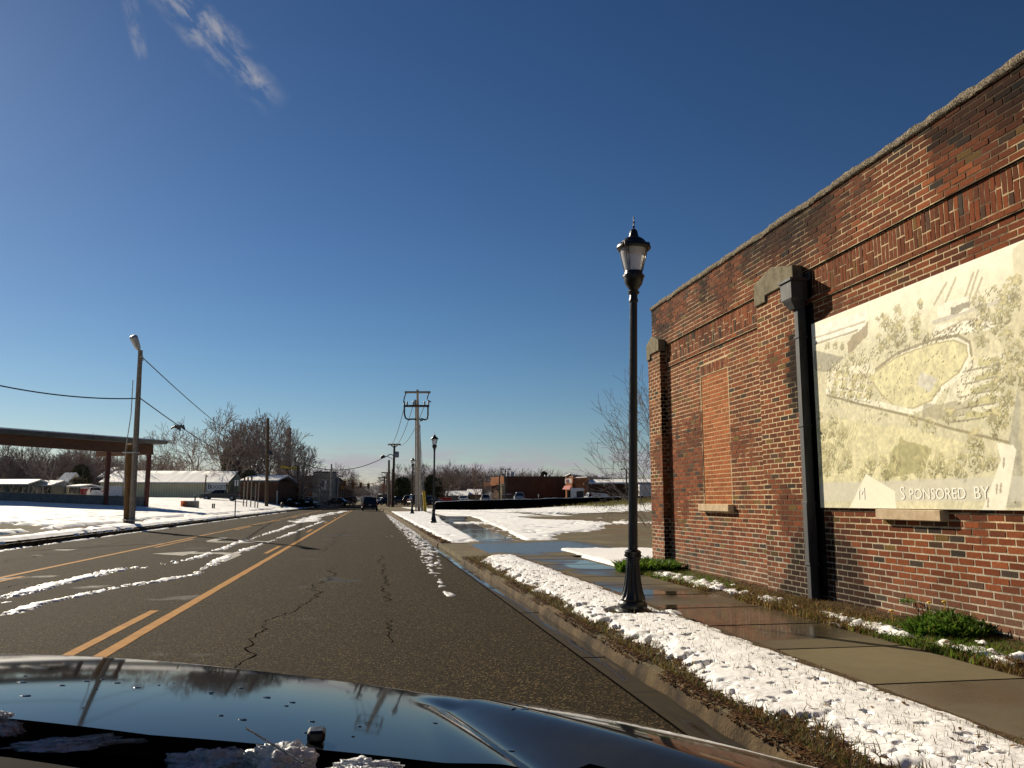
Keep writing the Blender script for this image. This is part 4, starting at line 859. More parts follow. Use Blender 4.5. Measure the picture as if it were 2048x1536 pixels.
# ================================================================ street lamps
def make_lamp():
    t = thing('street_lamp', 'x', 'street lamp')
    mb = MB()
    mb.lathe([(.255, 0), (.255, .05), (.235, .075), (.20, .09), (.205, .13), (.19, .17), (.165, .19)], 16)
    mb.lathe([(.165, .18), (.178, .21, .0), (.165, .26, .12), (.14, .36, .14), (.118, .50, .15), (.104, .66, .15), (.095, .80, .14), (.09, .86, 0), (.088, .90)], 72, fl=12)
    mb.lathe([(.088, .88), (.112, .90), (.115, .93), (.104, .95), (.112, 1.0), (.112, 1.04), (.118, 1.07), (.10, 1.10), (.075, 1.12)], 28)
    for k in range(12): a = 2 * pi * k / 12; mb.box((.112 * cos(a), .112 * sin(a), .985), (.02, .03, .05), a, .006)
    mb.build('base', M['black_iron'], t, smooth=35, local=True)
    mb = MB(); mb.lathe([(.066, 1.10), (.068, 1.14, 0), (.066, 1.18, .13), (.054, 3.98, .13), (.054, 4.0, 0), (.066, 4.01), (.066, 4.03), (.056, 4.05), (.056, 4.10)], 64, fl=16); mb.build('shaft', M['black_iron'], t, smooth=35, local=True)
    mb = MB(); mb.lathe([(.056, 4.09), (.082, 4.10), (.086, 4.125), (.062, 4.14), (.066, 4.16), (.115, 4.23), (.135, 4.30), (.138, 4.33), (.150, 4.335), (.150, 4.36), (.128, 4.375), (.122, 4.42)], 28); mb.build('lantern_holder', M['black_iron'], t, smooth=35, local=True)
    mb = MB(); mb.lathe([(.105, 4.40), (.125, 4.46), (.150, 4.56), (.172, 4.66), (.182, 4.73), (.184, 4.765)], 40); mb.build('lamp_glass', M['lamp_glass'], t, smooth=60, local=True)
    mb = MB()
    for k in range(4):
        for s in (-.075, .075):
            a = pi / 4 + k * pi / 2 + s * 1.3; P = [(.132, 4.41), (.150, 4.50), (.180, 4.62), (.204, 4.73), (.215, 4.80)]; mb.tube([(r * cos(a), r * sin(a), z) for r, z in P], .006, 5)
        for z, r in ((4.50, .150), (4.70, .198)):
            mb.tube([(r * cos(pi / 4 + k * pi / 2 + q), r * sin(pi / 4 + k * pi / 2 + q), z) for q in (-.10, 0, .10)], .005, 5)
    mb.build('cage', M['black_iron'], t, smooth=40, local=True)
    mb = MB(); mb.lathe([(.19, 4.755), (.225, 4.76), (.238, 4.775), (.238, 4.80), (.225, 4.835), (.205, 4.85), (.178, 4.855), (.168, 4.90), (.140, 4.95), (.105, 4.985), (.072, 5.005), (.060, 5.06), (.050, 5.11), (.030, 5.135), (.012, 5.145)], 32)
    for k in range(4): a = pi / 4 + k * pi / 2; mb.box((.228 * cos(a), .228 * sin(a), 4.80), (.03, .05, .09), a, .01)
    cap = mb.build('lantern_cap', M['black_iron'], t, smooth=35, local=True)
    mb = MB(); mb.lathe([(.010, 5.14), (.012, 5.155), (.020, 5.165), (.010, 5.175), (.008, 5.20), (.017, 5.21), (.008, 5.22), (.006, 5.245), (.012, 5.252), (.003, 5.275)], 12); mb.build('finial', M['black_iron'], cap, smooth=40, local=True)
    return t
lg = bpy.data.materials.new('lamp_glass'); lg.use_nodes = True; b_ = lg.node_tree.nodes['Principled BSDF']; b_.inputs['Base Color'].default_value = (.80, .77, .73, 1); b_.inputs['Roughness'].default_value = .18; b_.inputs['Transmission Weight'].default_value = .45; b_.inputs['IOR'].default_value = 1.2; M['lamp_glass'] = lg
LAMP = make_lamp(); LAMP.location = (2.99, 9.28, .13)
for c in LAMP.children_recursive:
    nv = len(c.data.vertices); a_ = np.zeros(nv * 3); c.data.vertices.foreach_get('co', a_); a_ = a_.reshape(-1, 3); a_[:, :2] *= np.where(a_[:, 2:3] > 4.15, .86, .82)
    a_[:, 2] = np.interp(a_[:, 2], [0, .19, .88, 1.12, 4.0, 4.10, 4.36, 4.42, 4.765, 4.85, 5.01, 5.145, 5.275], [0, .155, .60, .72, 3.62, 3.73, 3.95, 4.0, 4.28, 4.34, 4.43, 4.535, 4.69])
    c.data.vertices.foreach_set('co', a_.ravel()); c.data.update()
LAMP['label'] = 'black fluted street lamp standing in the near snowy verge by the brick wall'
bpy.context.view_layer.update()
for lab, p in (('black street lamp on the far snowy verge beside the wet path', tuple(at(867, 1047, 45))), ('smallest black street lamp, just in front of the tall power pole', tuple(at(824, 1027, 72)))):
    c = copy_tree(LAMP); c.location = p; c['label'] = lab; c.scale = (1.07, 1.07, 1.07)
LAMP.rotation_euler = (0, .024, 0)
for o in bpy.data.objects:
    if o.get('category') == 'street lamp': o['group'] = 'black street lamps along the verge'
# ================================================================ poles and wires
def wire(name, label, a, b, sag, r=.02, group=None):
    a, b = Vector(a), Vector(b); P = [a.lerp(b, t) - Vector((0, 0, sag * 4 * t * (1 - t))) for t in np.linspace(0, 1, 17)]
    mb = MB(); mb.tube(P, r, 5); return tag(mb.build(name, M['wire'], smooth=60), label, 'cable', group)
# leaning grey pole on the left bank with its brown stub beside it
p0 = at(263, 1055, 40.5); p1 = at(281, 700, 40.0)
LP = thing('utility_pole', 'grey leaning utility pole with floodlight on the left snow bank', 'pole', p0)
mb = MB(); mb.tube([p0 - Vector((0, 0, .3)), p0.lerp(p1, .5), p1], [.155, .135, .105], 12); mb.build('pole_shaft', M['pole'], LP, smooth=50)
q0 = at(254, 1052, 40.7); q1 = at(258, 888, 40.6); mb = MB(); mb.tube([q0 - Vector((0, 0, .3)), q1], [.17, .15], 12); mb.build('stub_pole', M['pole_brown'], LP, smooth=50)
mb = MB()
for (x, y, d) in ((262, 1040, 40.3), (262, 905, 40.3)): c = at(x, y, d); mb.box(c, (.70, .42, .05), 0, .01)
mb.tube([at(249, 980, 40.3), at(249, 935, 40.3), at(251, 900, 40.3), at(262, 830, 40.2), at(266, 760, 40.1)], .022, 6)
mb.build('conduit', M['galv'], LP, smooth=50)
a = at(266, 672, 39.5); b = at(276, 696, 39.8); d = (b - a).normalized()
mb = MB(); mb.tube([a - d * .02, a + d * .02, a + d * .1, a + d * .50, b, b + d * .12], [.10, .17, .19, .15, .13, .06], 14); fl = mb.build('floodlight', M['galv'], LP, smooth=50)
mb = MB(); mb.tube([b + d * .05, p1 + Vector((.03, 0, -.05))], .035, 8); mb.build('floodlight_bracket', M['galv'], LP, smooth=50); mb = MB(); mb.tube([p1 + Vector((0, 0, -.35)), p1 + Vector((.14, -.1, -.3)), p1 + Vector((.16, -.1, -.55))], .03, 6); mb.build('cable_hook', M['galv'], LP, smooth=50)
up2 = at(536, 836, 118); up2b = at(533, 1021, 119)
UD = thing('utility_pole', 'tall dark wooden utility pole behind the row of thin posts', 'pole', up2b); mb = MB(); mb.tube([up2b - Vector((0, 0, .5)), up2], [.26, .18], 12); mb.build('pole_shaft', M['pole_dark'], UD, smooth=50)
mb = MB(); c = at(541, 902, 118); mb.tube([at(537, 898, 118), c], .06, 6); mb.lathe([(.1, 0), (.42, -.5), (.40, -.56), (.05, -.56)], 10, c); mb.build('lamp_arm', M['dark_metal'], UD, smooth=50)
wire('overhead_cable', 'upper cable running from the top of the leaning pole toward the bare trees', at(286, 716, 40), at(545, 905, 150), 1.2, .026, 'overhead cables')
wire('overhead_cable', 'lower cable with a dark bundle hanging on it, right of the leaning pole', at(281, 797, 40), at(540, 935, 130), 1.0, .028, 'overhead cables')
wire('overhead_cable', 'cable entering from the left edge of the picture to the leaning pole', at(-60, 758, 34), at(271, 797, 40.2), .25, .030, 'overhead cables')
bc = at(358, 855, 59); mb = MB()
for i in range(5): mb.tube([bc + Vector((-.34 + .13 * i, .02 * i, .02)), bc + Vector((-.26 + .13 * i, 0, .12 + .03 * (i % 2))), bc + Vector((-.20 + .15 * i, 0, -.05 - .10 * (i % 3)))], [.07, .11, .06], 8)
mb.tube([bc + Vector((-.55, 0, -.12)), bc + Vector((-.42, 0, .0)), bc + Vector((-.22, 0, .06))], [.05, .07, .08], 8)
tag(mb.build('cable_splice', M['dark_metal'], smooth=50), 'dark bundled splice hanging on the lower cable beside the leaning pole', 'cable splice')
# tall double cross-arm pole
UB = at(838, 1025, 93); UT = at(835, 779, 93)
UP = thing('power_pole', 'tall pale power pole with two cross arms and drooping black leads', 'pole', UB)
def pp(x, y, d=93): return at(x, y, d)
mb = MB(); mb.tube([pp(838, 1030), pp(836.5, 900), pp(835, 779)], [.19, .17, .13], 14); mb.build('pole_shaft', M['pale_pole'], UP, smooth=50)
mb = MB(); mb.tube([pp(832, 1030, 92.7), pp(831.5, 880, 92.7), pp(831.5, 800, 92.7)], [.09, .09, .08], 8); mb.tube([pp(843, 1030, 92.6), pp(841, 950, 92.6), pp(840, 850, 92.7)], [.05, .05, .05], 8); mb.box(pp(846, 1020, 92.6), (.3, .3, .8)); mb.build('conduit', M['pale_pole'], UP, smooth=50)
mb = MB(); mb.tube([pp(809.5, 784.5, 92.6), pp(861, 784.5, 92.6)], .13, 6); mb.build('cross_arm', M['pole'], UP)
mb = MB(); mb.tube([pp(807.5, 812, 92.6), pp(858.5, 812, 92.6)], .14, 6); mb.build('cross_arm', M['pole_dark'], UP)
for x in (808.5, 814, 826, 849, 857):
    mb = MB(); mb.lathe([(.05, 0), (.11, .05), (.06, .12), (.12, .18), (.06, .26), (.11, .32), (.05, .42)], 8, pp(x, 810, 92.6)); mb.build('insulator', M['dark_metal'], UP, smooth=60)
for (x0, y0, x1, y1) in ((812, 786, 808, 799), (858, 786, 854, 799), (808, 799, 808, 806), (856, 800, 862, 804), (830, 799, 830, 812)): mb = MB(); mb.tube([pp(x0, y0, 92.5), pp((x0 + x1) / 2 - .6, (y0 + y1) / 2, 92.5), pp(x1, y1, 92.5)], .07, 6); mb.build('jumper_cable', M['dark_metal'], UP, smooth=60)
mb = MB(); mb.tube([pp(808.5, 812, 92.5), pp(808.8, 828, 92.5), pp(811, 836, 92.5), pp(816, 839, 92.5), pp(826, 838, 92.5), pp(833, 839, 92.5)], .095, 7); mb.build('lead_cable', M['wire'], UP, smooth=60)
mb = MB(); mb.tube([pp(856, 812, 92.5), pp(855.8, 830, 92.5), pp(854.5, 838, 92.5), pp(850, 839.5, 92.5), pp(843, 837.5, 92.5), pp(840, 838, 92.5), pp(842, 842, 92.5), pp(845, 840, 92.5)], .095, 7); mb.build('lead_cable', M['wire'], UP, smooth=60)
# second pole: cross arm, transformer, street light
QB = at(786, 1017, 155); UQ = thing('power_pole', 'dark power pole with transformer can and a curved street light arm', 'pole', QB)
def qq(x, y): return at(x, y, 155)
mb = MB(); mb.tube([qq(785, 1020), qq(787, 950), qq(789, 888)], [.30, .25, .19], 10); mb.build('pole_shaft', M['pole_dark'], UQ, smooth=50)
mb = MB(); mb.tube([qq(776, 889), qq(801.5, 889)], .17, 6); mb.tube([qq(782, 890), qq(788.5, 896), qq(796, 890)], .10, 5); mb.build('cross_arm', M['pole_dark'], UQ)
mb = MB(); o = qq(792.5, 915); mb.lathe([(.3, 0), (.50, .08), (.50, 1.0), (.42, 1.1), (.15, 1.15)], 14, o); mb.build('transformer', M['grey_metal'], UQ, smooth=40)
mb = MB(); mb.tube([qq(787.5, 912), qq(783, 908.5), qq(779, 909), qq(775, 912), qq(770, 914)], .09, 6); mb.tube([qq(787.5, 919), qq(781, 916), qq(775, 913)], .06, 6); arm = mb.build('lamp_arm', M['grey_metal'], UQ, smooth=50)
mb = MB(); mb.tube([qq(770, 913.5), qq(766, 913), qq(761.5, 915)], [.22, .34, .2], 10); mb.build('lamp_head', M['dark_metal'], arm, smooth=50)
G_ = 'wires between the two power poles'
for i, (a, b) in enumerate((((809, 811), (777, 888)), ((826, 811), (785, 889)), ((849, 811), (795, 889)))):
    wire('overhead_cable', ('left', 'middle', 'right')[i] + ' wire of the three between the cross arms of the two power poles', at(*a, 92.6), at(*b, 155), 1.6, .035, G_)
wire('overhead_cable', 'long sagging cable from the curved street light across the road to the left', at(768, 915, 155), at(610, 929, 150), 1.6, .07, 'overhead cables')
# thinner poles and signs down the street
def pole(name, label, x0, y0, x1, y1, d, r, m, group=None, cat='pole', parts=()):
    a, b = at(x0, y0, d), at(x1, y1, d); t = thing(name, label, cat, a, group); mb = MB(); mb.tube([a - Vector((0, 0, .3)), b], [r, r * .75], 8); mb.build('pole_shaft', m, t, smooth=50)
    for (nm, fn, mm) in parts: mb = MB(); fn(mb); mb.build(nm, mm, t, smooth=50)
    return t
GP = 'poles along the right side of the street'
pole('street_pole', 'plain thin pole standing left of the transformer pole', 777.5, 1014, 778, 920, 160, .26, M['pole'], GP)
pole('street_pole', 'short dark pole touching the base of the transformer pole', 784, 1014, 785.5, 938, 158, .22, M['rust'], GP)
pole('street_pole', 'far pole with a single cross arm beyond the transformer pole', 774, 1013, 774.5, 944, 200, .30, M['pole'], GP, parts=(('cross_arm', lambda m: m.tube([at(763, 945, 200), at(776, 946, 200)], .13, 5), M['pole_dark']),))
pole('street_pole', 'most distant cross-arm pole over the right kerb', 767.5, 1006, 769, 952, 240, .3, M['pole_dark'], GP, parts=(('cross_arm', lambda m: (m.tube([at(757, 956, 240), at(773, 955, 240)], .18, 5), m.tube([at(757, 960, 240), at(769, 960, 240)], .14, 5)), M['pole_dark']),))
pole('street_pole', 'orange banner pole in the distance right of the dark car', 766, 1003, 766.5, 972, 215, .16, M['pole'], GP, parts=(('banner', lambda m: m.box(at(766.5, 975, 215), (.9, .2, 1.8)), M['orange']),))
GLp = 'poles along the left side of the street'
pole('street_pole', 'pole with a yellow and white street light arm by the snowy hedge', 594, 1013, 596, 932, 150, .24, M['pole_dark'], GLp, parts=(('lamp_arm', lambda m: (m.tube([at(596, 934, 150), at(580, 935, 150)], .14, 6), m.tube([at(596, 941, 150), at(580, 936, 150), at(562, 933, 150)], [.12, .16, .28], 6)), M['guy_yellow']),))
pole('street_pole', 'thin grey pole beside the yellow street light pole', 603, 1016, 609, 914, 148, .22, M['pole'], GLp)
pole('street_pole', 'pole with a lamp arm at the near corner of the grey building', 641, 1013, 641.5, 941, 160, .20, M['grey_metal'], GLp, parts=(('lamp_arm', lambda m: m.tube([at(641, 960, 160), at(636, 960, 160)], .14, 6), M['galv']),))
pole('street_pole', 'tall thin pole in front of the grey building', 661, 1013, 663, 928, 165, .20, M['galv'], GLp)
pole('street_pole', 'white lamp post by the brown wall past the grey building', 673.5, 1010, 676, 952, 175, .22, M['galv'], GLp, parts=(('lamp_arm', lambda m: m.tube([at(676, 952, 175), at(686, 953, 175)], .15, 6), M['galv']),))
pole('street_pole', 'orange topped pole under the hanging traffic signals', 685.5, 1004, 687, 972, 190, .18, M['pole'], GLp, parts=(('sign_head', lambda m: m.box(at(685.5, 974, 190), (.8, .3, .9)), M['signal']),))
# hanging traffic signals
def signal_light(x, y, d, label):
    c = at(x, y, d); t = thing('traffic_light', label, 'traffic light', c, 'yellow traffic lights hanging over the far crossing'); k = d / 190
    mb = MB(); mb.box(c, (.62 * k, .5, 1.25 * k), 0, .06); mb.tube([c + Vector((0, 0, .6 * k)), c + Vector((0, 0, 1.1 * k))], .05, 5); mb.build('housing', M['signal'], t)
    mb = MB()
    for z in (-.40, 0, .40): mb.tube([c + Vector((0, -.24, z * k)), c + Vector((0, -.42, z * k))], .17 * k, 10)
    mb.build('lens_hood', M['dark_metal'], t)
for x, y, lab in ((690, 967, 'leftmost of the four hanging traffic lights, nearest the brown wall'), (706.5, 970, 'second traffic light from the brown wall, over the left lane'), (721.5, 970.5, 'third hanging traffic light, over the middle of the crossing'), (737, 972, 'rightmost hanging traffic light, right above the dark car')): signal_light(x, y, 190, lab)
wire('overhead_cable', 'span wire the traffic lights hang from', at(672, 958, 190), at(768, 960, 190), 1.2, .05, 'overhead cables')
# yellow guy guards
G0 = at(851, 1030, 88); t = thing('guy_wire', 'pair of guy wires with bright yellow guards beside the tall power pole', 'guy wire', G0)
for x0, x1, x2 in ((849.5, 846, 842), (852.5, 848.5, 845)):
    mb = MB(); mb.tube([at(x0, 1030, 88), at(x1, 983, 90)], .085, 7); mb.build('yellow_guard', M['guy_yellow'], t, smooth=60); mb = MB(); mb.tube([at(x1, 983, 90), at(838, 835, 92.6)], .018, 4); mb.build('wire_strand', M['galv'], t)

# ================================================================ left side: pavilion, warehouse and their things
PV = thing('open_pavilion', 'open brown steel pavilion with flat snow edged roof and low concrete wall', 'pavilion', at(150, 1008, 71))
def PL(t, y, back=0):
    'point on the pavilion front, t=0 at photo left edge .. 1 at the corner post; y photo row; back = metres behind the front'
    x = 297 * t; d = 66 + 9 * t; p = at(x, y, d); n = Vector((-.64, .77, 0)); return p + n * back
def slab(mb, rows, backs, ts, m=0):
    'closed beam whose section is given by (row at t=0, row at t=1) per corner'
    vs = []
    for t in ts:
        for (ya, yb), bk in zip(rows, backs): vs.append(PL(t, ya + (yb - ya) * t, bk))
    k = len(rows); fs = [(i * k + j, (i + 1) * k + j, (i + 1) * k + (j + 1) % k, i * k + (j + 1) % k) for i in range(len(ts) - 1) for j in range(k)]
    mb.add(vs, fs + [tuple(range(k))[::-1], tuple((len(ts) - 1) * k + j for j in range(k))], m)
TS = [-.35, 0, .25, .5, .75, 1.0, 1.02]
mb = MB(); slab(mb, [(889.5, 909), (868, 888), (868, 888), (889.5, 909)], [0, 0, .35, .35], TS); mb.build('fascia', M['fascia'], PV)
mb = MB(); slab(mb, [(868, 887.5), (859, 881), (850, 874), (862, 882)], [-.7, -1.0, 12, 12], TS[:-1] + [1.10]); mb.build('roof', M['gutter_edge'], PV)
mb = MB(); slab(mb, [(859, 880.8), (856.2, 879), (847, 872), (850, 873.5)], [-.98, -.9, 11.8, 12], TS[:-1] + [1.085]); mb.build('roof_snow', M['roof_snow'], PV)
# far side fascia returning to the right end
mb = MB(); a = [PL(1.02, 888, .35), PL(1.02, 909, .35), PL(1.02, 905, 11.5), PL(1.02, 886, 11.5)]; mb.ext(a, (.3, .1, 0)); mb.build('fascia', M['fascia'], PV)
for (t, y0, y1) in ((.727, 903, 1012), (1.0, 905, 1017), (-.3, 870, 1000)):
    a, b = PL(t, y1 + 4, .2), PL(t, y0, .2); mb = MB(); mb.box((a + b) / 2, (.34, .32, (b - a).length), .69, .02); mb.build('post', M['rust'], PV)
for t in (-.2,):
    a, b = PL(t, 1012, 11.2), PL(t, 905, 11.2)
    mb = MB(); mb.box((a + b) / 2, (.4, .4, (b - a).length), .69); mb.build('post', M['rust'], PV)
mb = MB(); slab(mb, [(1008, 1019), (985, 994.5), (984.6, 994.2), (1004, 1015)], [0, 0, .5, .5], TS[:-1]); mb.build('low_wall', M['dark_concrete'], PV)
mb = MB(); slab(mb, [(985.2, 994.6), (984.2, 993.8), (984.2, 993.8), (985.2, 994.6)], [-.08, -.08, .55, .55], TS[:-1]); mb.build('wall_coping', M['concrete'], PV)
# the red-brown downpipe at the roof corner
# cream warehouse with ribbed siding and snowy roof
WH = thing('warehouse', 'long cream metal warehouse with snow covered gable roof behind the pavilion', 'warehouse', at(340, 998, 130))
A = at(199, 997, 137); B = at(455, 999, 137)
_d = 137.0
for _k in range(40): _d *= (A.y - .8) / at(455, 999, _d).y
B = at(455, 999, _d); ux = (B - A); L_ = ux.length; ux.z = 0; ux.normalize(); uy = Vector((-ux.y, ux.x, 0)); zb = (A.z + B.z) / 2 - .3
def wp(s, back, z): return Vector((A.x, A.y, 0)) + ux * s * L_ + uy * back + Vector((0, 0, zb + z))
EV = 3.0; RG = 5.0; DEP = 15
mb = MB(); n = 150
for i in range(n):
    s0, s1 = i / n, (i + 1) / n; k = .80 if i % 3 == 2 else 1.0; o = .05 if i % 3 == 2 else 0; mb.col = (k, k, k)
    mb.add([wp(s0, o, 0), wp(s1, o, 0), wp(s1, o, EV), wp(s0, o, EV)], [(0, 1, 2, 3)])
mb.col = (.85, .85, .85)
for s in (0, 1): f = [wp(s, 0, 0), wp(s, DEP, 0), wp(s, DEP, EV), wp(s, DEP / 2, RG), wp(s, 0, EV)]; mb.add(f, [tuple(range(5)) if s else tuple(range(5))[::-1]])
mb.add([wp(0, DEP, 0), wp(1, DEP, 0), wp(1, DEP, EV), wp(0, DEP, EV)], [(3, 2, 1, 0)]); mb.build('wall', M['siding'], WH)
mb = MB()
def roofslab(s0, s1, z, th):
    a = [wp(s0, -.5, EV - .12 + z), wp(s0, DEP / 2, RG + z), wp(s0, DEP + .5, EV - .12 + z), wp(s0, DEP + .5, EV - .12 + z + th), wp(s0, DEP / 2, RG + z + th), wp(s0, -.5, EV - .12 + z + th)]
    return a, ux * (s1 - s0) * L_
a, v = roofslab(-.008, 1.008, .02, .12); mb.ext(a, v); mb.build('roof', M['gutter_edge'], WH)
mb = MB(); n = 60
vs = [];
for i in range(n + 1):
    s = -.006 + 1.012 * i / n
    for (bk, z) in ((-.54, EV - .06), (-.52, EV + .12), (2.5, EV - .12 + (RG - EV + .12) * 3 / 8 + .22), (5, EV - .12 + (RG - EV + .12) * 5.5 / 8 + .22), (DEP / 2, RG + .24), (DEP + .4, EV + .15)): vs.append(wp(s, bk, z + .05 * (random.random() - .5) * (i % 2)))
mb.add(vs, [(i * 6 + j, (i + 1) * 6 + j, (i + 1) * 6 + j + 1, i * 6 + j + 1) for i in range(n) for j in range(5)]); mb.build('roof_snow', M['roof_snow'], WH, smooth=30)
mb = MB(); mb.ext([wp(.07, -.03, .05), wp(.17, -.03, .05), wp(.17, -.03, 2.45), wp(.07, -.03, 2.45)], uy * .06); mb.build('roller_door', M['white_board'], WH)
mb = MB(); mb.ext([wp(.110, -.06, .1), wp(.145, -.06, .1), wp(.145, -.06, .85), wp(.110, -.06, .85)], uy * .05); mb.build('crate_window', M['dark_metal'], WH)
# board sign on the warehouse
SG = thing('board_sign', 'white board sign with black lettering on the cream warehouse above the dark pickup', 'sign', wp(.88, -.2, 2))
mb = MB(); a = [wp(.83, -.12, 1.62), wp(.985, -.12, 1.62), wp(.985, -.12, 2.95), wp(.83, -.12, 2.95)]; mb.ext(a, uy * .1); mb.build('board', M['white_board'], SG)
mb = MB(); 
for (s0, s1, z0, z1) in ((.826, .83, 1.58, 2.99), (.985, .989, 1.58, 2.99), (.826, .989, 2.95, 2.99), (.826, .989, 1.58, 1.62), (.86, .975, 1.78, 1.82)): mb.ext([wp(s0, -.14, z0), wp(s1, -.14, z0), wp(s1, -.14, z1), wp(s0, -.14, z1)], uy * .11)
mb.build('frame', M['lead'], SG)
font('lettering', 'B', 1.12, M['black_letter'], SG, wp(.838, -.16, 1.98), ux, (0, 0, 1), .02); font('lettering', 'OGGETTS', .84, M['black_letter'], SG, wp(.866, -.16, 2.03), ux, (0, 0, 1), .02, sx=.86)
# brick annex and dark red building to its right
def block(name, label, x0, x1, yb, yt, d, dep, m, cat='building', parts=True, slope=0):
    a, b = at(x0, yb, d), at(x1, yb, d); z1 = at(x0, yt, d).z; v = (b - a); v.z = 0; L = v.length; v.normalize(); w = Vector((-v.y, v.x, 0)); zb = min(a.z, b.z) - .6
    t = thing(name, label, cat, a); A0 = Vector((a.x, a.y, 0))
    def P(s, bk, z): return A0 + v * (s * L) + w * bk + Vector((0, 0, z))
    mb = MB(); mb.ext([P(0, 0, zb), P(1, 0, zb), P(1, dep, zb), P(0, dep, zb)], (0, 0, z1 - zb)); mb.build('wall', m, t)
    return t, P, zb, z1, v, w, L
def snowroof(t, P, z, dep, rise, over=.3, m='roof_snow', nm='roof_snow'):
    mb = MB(); a = [P(-.01, -over, z), P(-.01, dep / 2, z + rise), P(-.01, dep + over, z), P(-.01, dep + over, z + .2), P(-.01, dep / 2, z + rise + .2), P(-.01, -over, z + .2)]
    mb.ext(a, P(1.01, 0, 0) - P(-.01, 0, 0)); return mb.build(nm, M[m], t)
t, P, zb, z1, v, w, L = block('brick_annex', 'dark red brick building with snowy flat roof behind the thin posts', 480, 555, 1001, 962, 137, 12, M['brick_far'])
snowroof(t, P, z1, 12, 1.0); mb = MB(); mb.ext([P(-.01, -.35, z1 - .15), P(1.02, -.35, z1 - .15), P(1.02, -.35, z1 + .05), P(-.01, -.35, z1 + .05)], w * .3); mb.build('eave', M['gutter_edge'], t)
mb = MB(); mb.ext([P(.97, -.06, zb), P(1.0, -.06, zb), P(1.0, -.06, z1 - 1.6), P(.97, -.06, z1 - 1.6)], w * .1); mb.build('drainpipe', M['galv'], t)
for s in (.05, .30):
    mb = MB(); mb.ext([P(s, -.05, zb + 1.2), P(s + .09, -.05, zb + 1.2), P(s + .09, -.05, zb + 2.7), P(s, -.05, zb + 2.7)], w * .08); mb.build('window', M['glass_dark'], t)
t, P, zb, z1, v, w, L = block('shed', 'small brown shed with snowy roof at the far end of the warehouse', 192, 206, 998, 956, 150, 10, M['brick_far']); snowroof(t, P, z1, 10, 2.0)
ch = at(573, 1000, 185); t = tag(MB().lathe([(.72, -1), (.66, 6), (.48, 15.5), (.53, 15.6), (.53, 16.0), (.46, 16.1)], 10, ch).build('brick_chimney', M['brick_far'], smooth=30), 'tall slim brick chimney rising among the bare trees', 'chimney')
# pickup and others are placed in the vehicle section
# grey rendered building and brown brick rows down the street on the left
t, P, zb, z1, v, w, L = block('grey_building', 'grey rendered building with a dark picture panel facing the street', 624, 669, 1010, 945, 172, 1.2, M['grey_wall'])
mb = MB(); mb.ext([P(-.01, -.1, z1), P(1.01, -.1, z1), P(1.01, -.1, z1 + .25), P(-.01, -.1, z1 + .25)], w * 1.3); mb.build('parapet', M['dark_metal'], t)
mb = MB(); mb.ext([P(.40, -.08, z1 - 3.6), P(.62, -.08, z1 - 3.6), P(.62, -.08, z1 - 1.4), P(.40, -.08, z1 - 1.4)], w * .1); mb.build('wall_panel', M['white_board'], t)
mb = MB(); mb.ext([P(.43, -.11, z1 - 3.1), P(.52, -.11, z1 - 3.1), P(.50, -.11, z1 - 1.7), P(.44, -.11, z1 - 1.8)], w * .05); mb.ext([P(.05, -.05, zb + 3.1), P(.95, -.05, zb + 3.1), P(.95, -.05, zb + 3.25), P(.05, -.05, zb + 3.25)], w * .08); mb.build('panel_figure', M['dark_metal'], t)
a = at(670, 1010, 172); b = at(697, 1006, 215)
def street_row(name, label, pts, h0, h1, m):
    (xa, ya, da), (xb, yb, db) = pts; a, b = at(xa, ya, da), at(xb, yb, db); t = thing(name, label, 'building', a); zb = min(a.z, b.z) - .5
    a.z = b.z = zb; s = Vector((-9, 2, 0)); mb = MB(); v = [a, b, b + s, a + s]; ha, hb = at(xa, h0, da).z, at(xb, h1, db).z
    top = [Vector((p.x, p.y, h)) for p, h in zip(v, (ha, hb, hb, ha))]; mb.add(v + top, [(0, 1, 5, 4), (1, 2, 6, 5), (2, 3, 7, 6), (3, 0, 4, 7), (4, 5, 6, 7)]); mb.build('wall', m, t)
    for k in range(4):
        for zz in (1.6, 4.4):
            c = a.lerp(b, .15 + .22 * k); e = a.lerp(b, .22 + .22 * k); z0 = zb + zz
            if z0 + 1.6 < min(ha, hb): mb = MB(); mb.ext([c + Vector((.04, 0, zz)), e + Vector((.04, 0, zz)), e + Vector((.04, 0, zz + 1.5)), c + Vector((.04, 0, zz + 1.5))], (-.1, 0, 0)); mb.build('window', M['glass_dark'], t)
    return t
street_row('brick_row', 'brown brick street row just past the grey building', ((669.5, 1010, 172), (688, 1005, 215)), 951, 962, M['brick_brown'])
street_row('brick_row', 'low dark brick row furthest down the left of the street', ((690, 1005, 222), (705, 1003, 280)), 975, 982, M['brick_far'])
# orange and concrete barrier on the snow
c0 = at(378, 1018, 82); BRm = thing('barrier_block', 'snow dusted concrete block with an orange end panel on the snow field', 'barrier', c0)
mb = MB(); mb.box(at(382, 1011, 82), (1.25, .9, .85), -.3, .03); mb.build('concrete_block', M['concrete'], BRm); mb = MB(); mb.box(at(382, 1002.2, 82), (1.2, .85, .07), -.3, .02); mb.build('snow_cap', M['roof_snow'], BRm)
mb = MB(); q = at(366.5, 1010, 81.3); mb.box(q, (.30, .5, .80), -.3, .02); mb.box(q + Vector((-.05, 0, -.36)), (.48, .6, .12), -.3, .02); pn = mb.build('end_panel', M['orange'], BRm)
mb = MB(); mb.box(at(367.5, 1009, 80.9), (.13, .1, .2), -.3); mb.build('panel_hole', M['dark_metal'], pn)
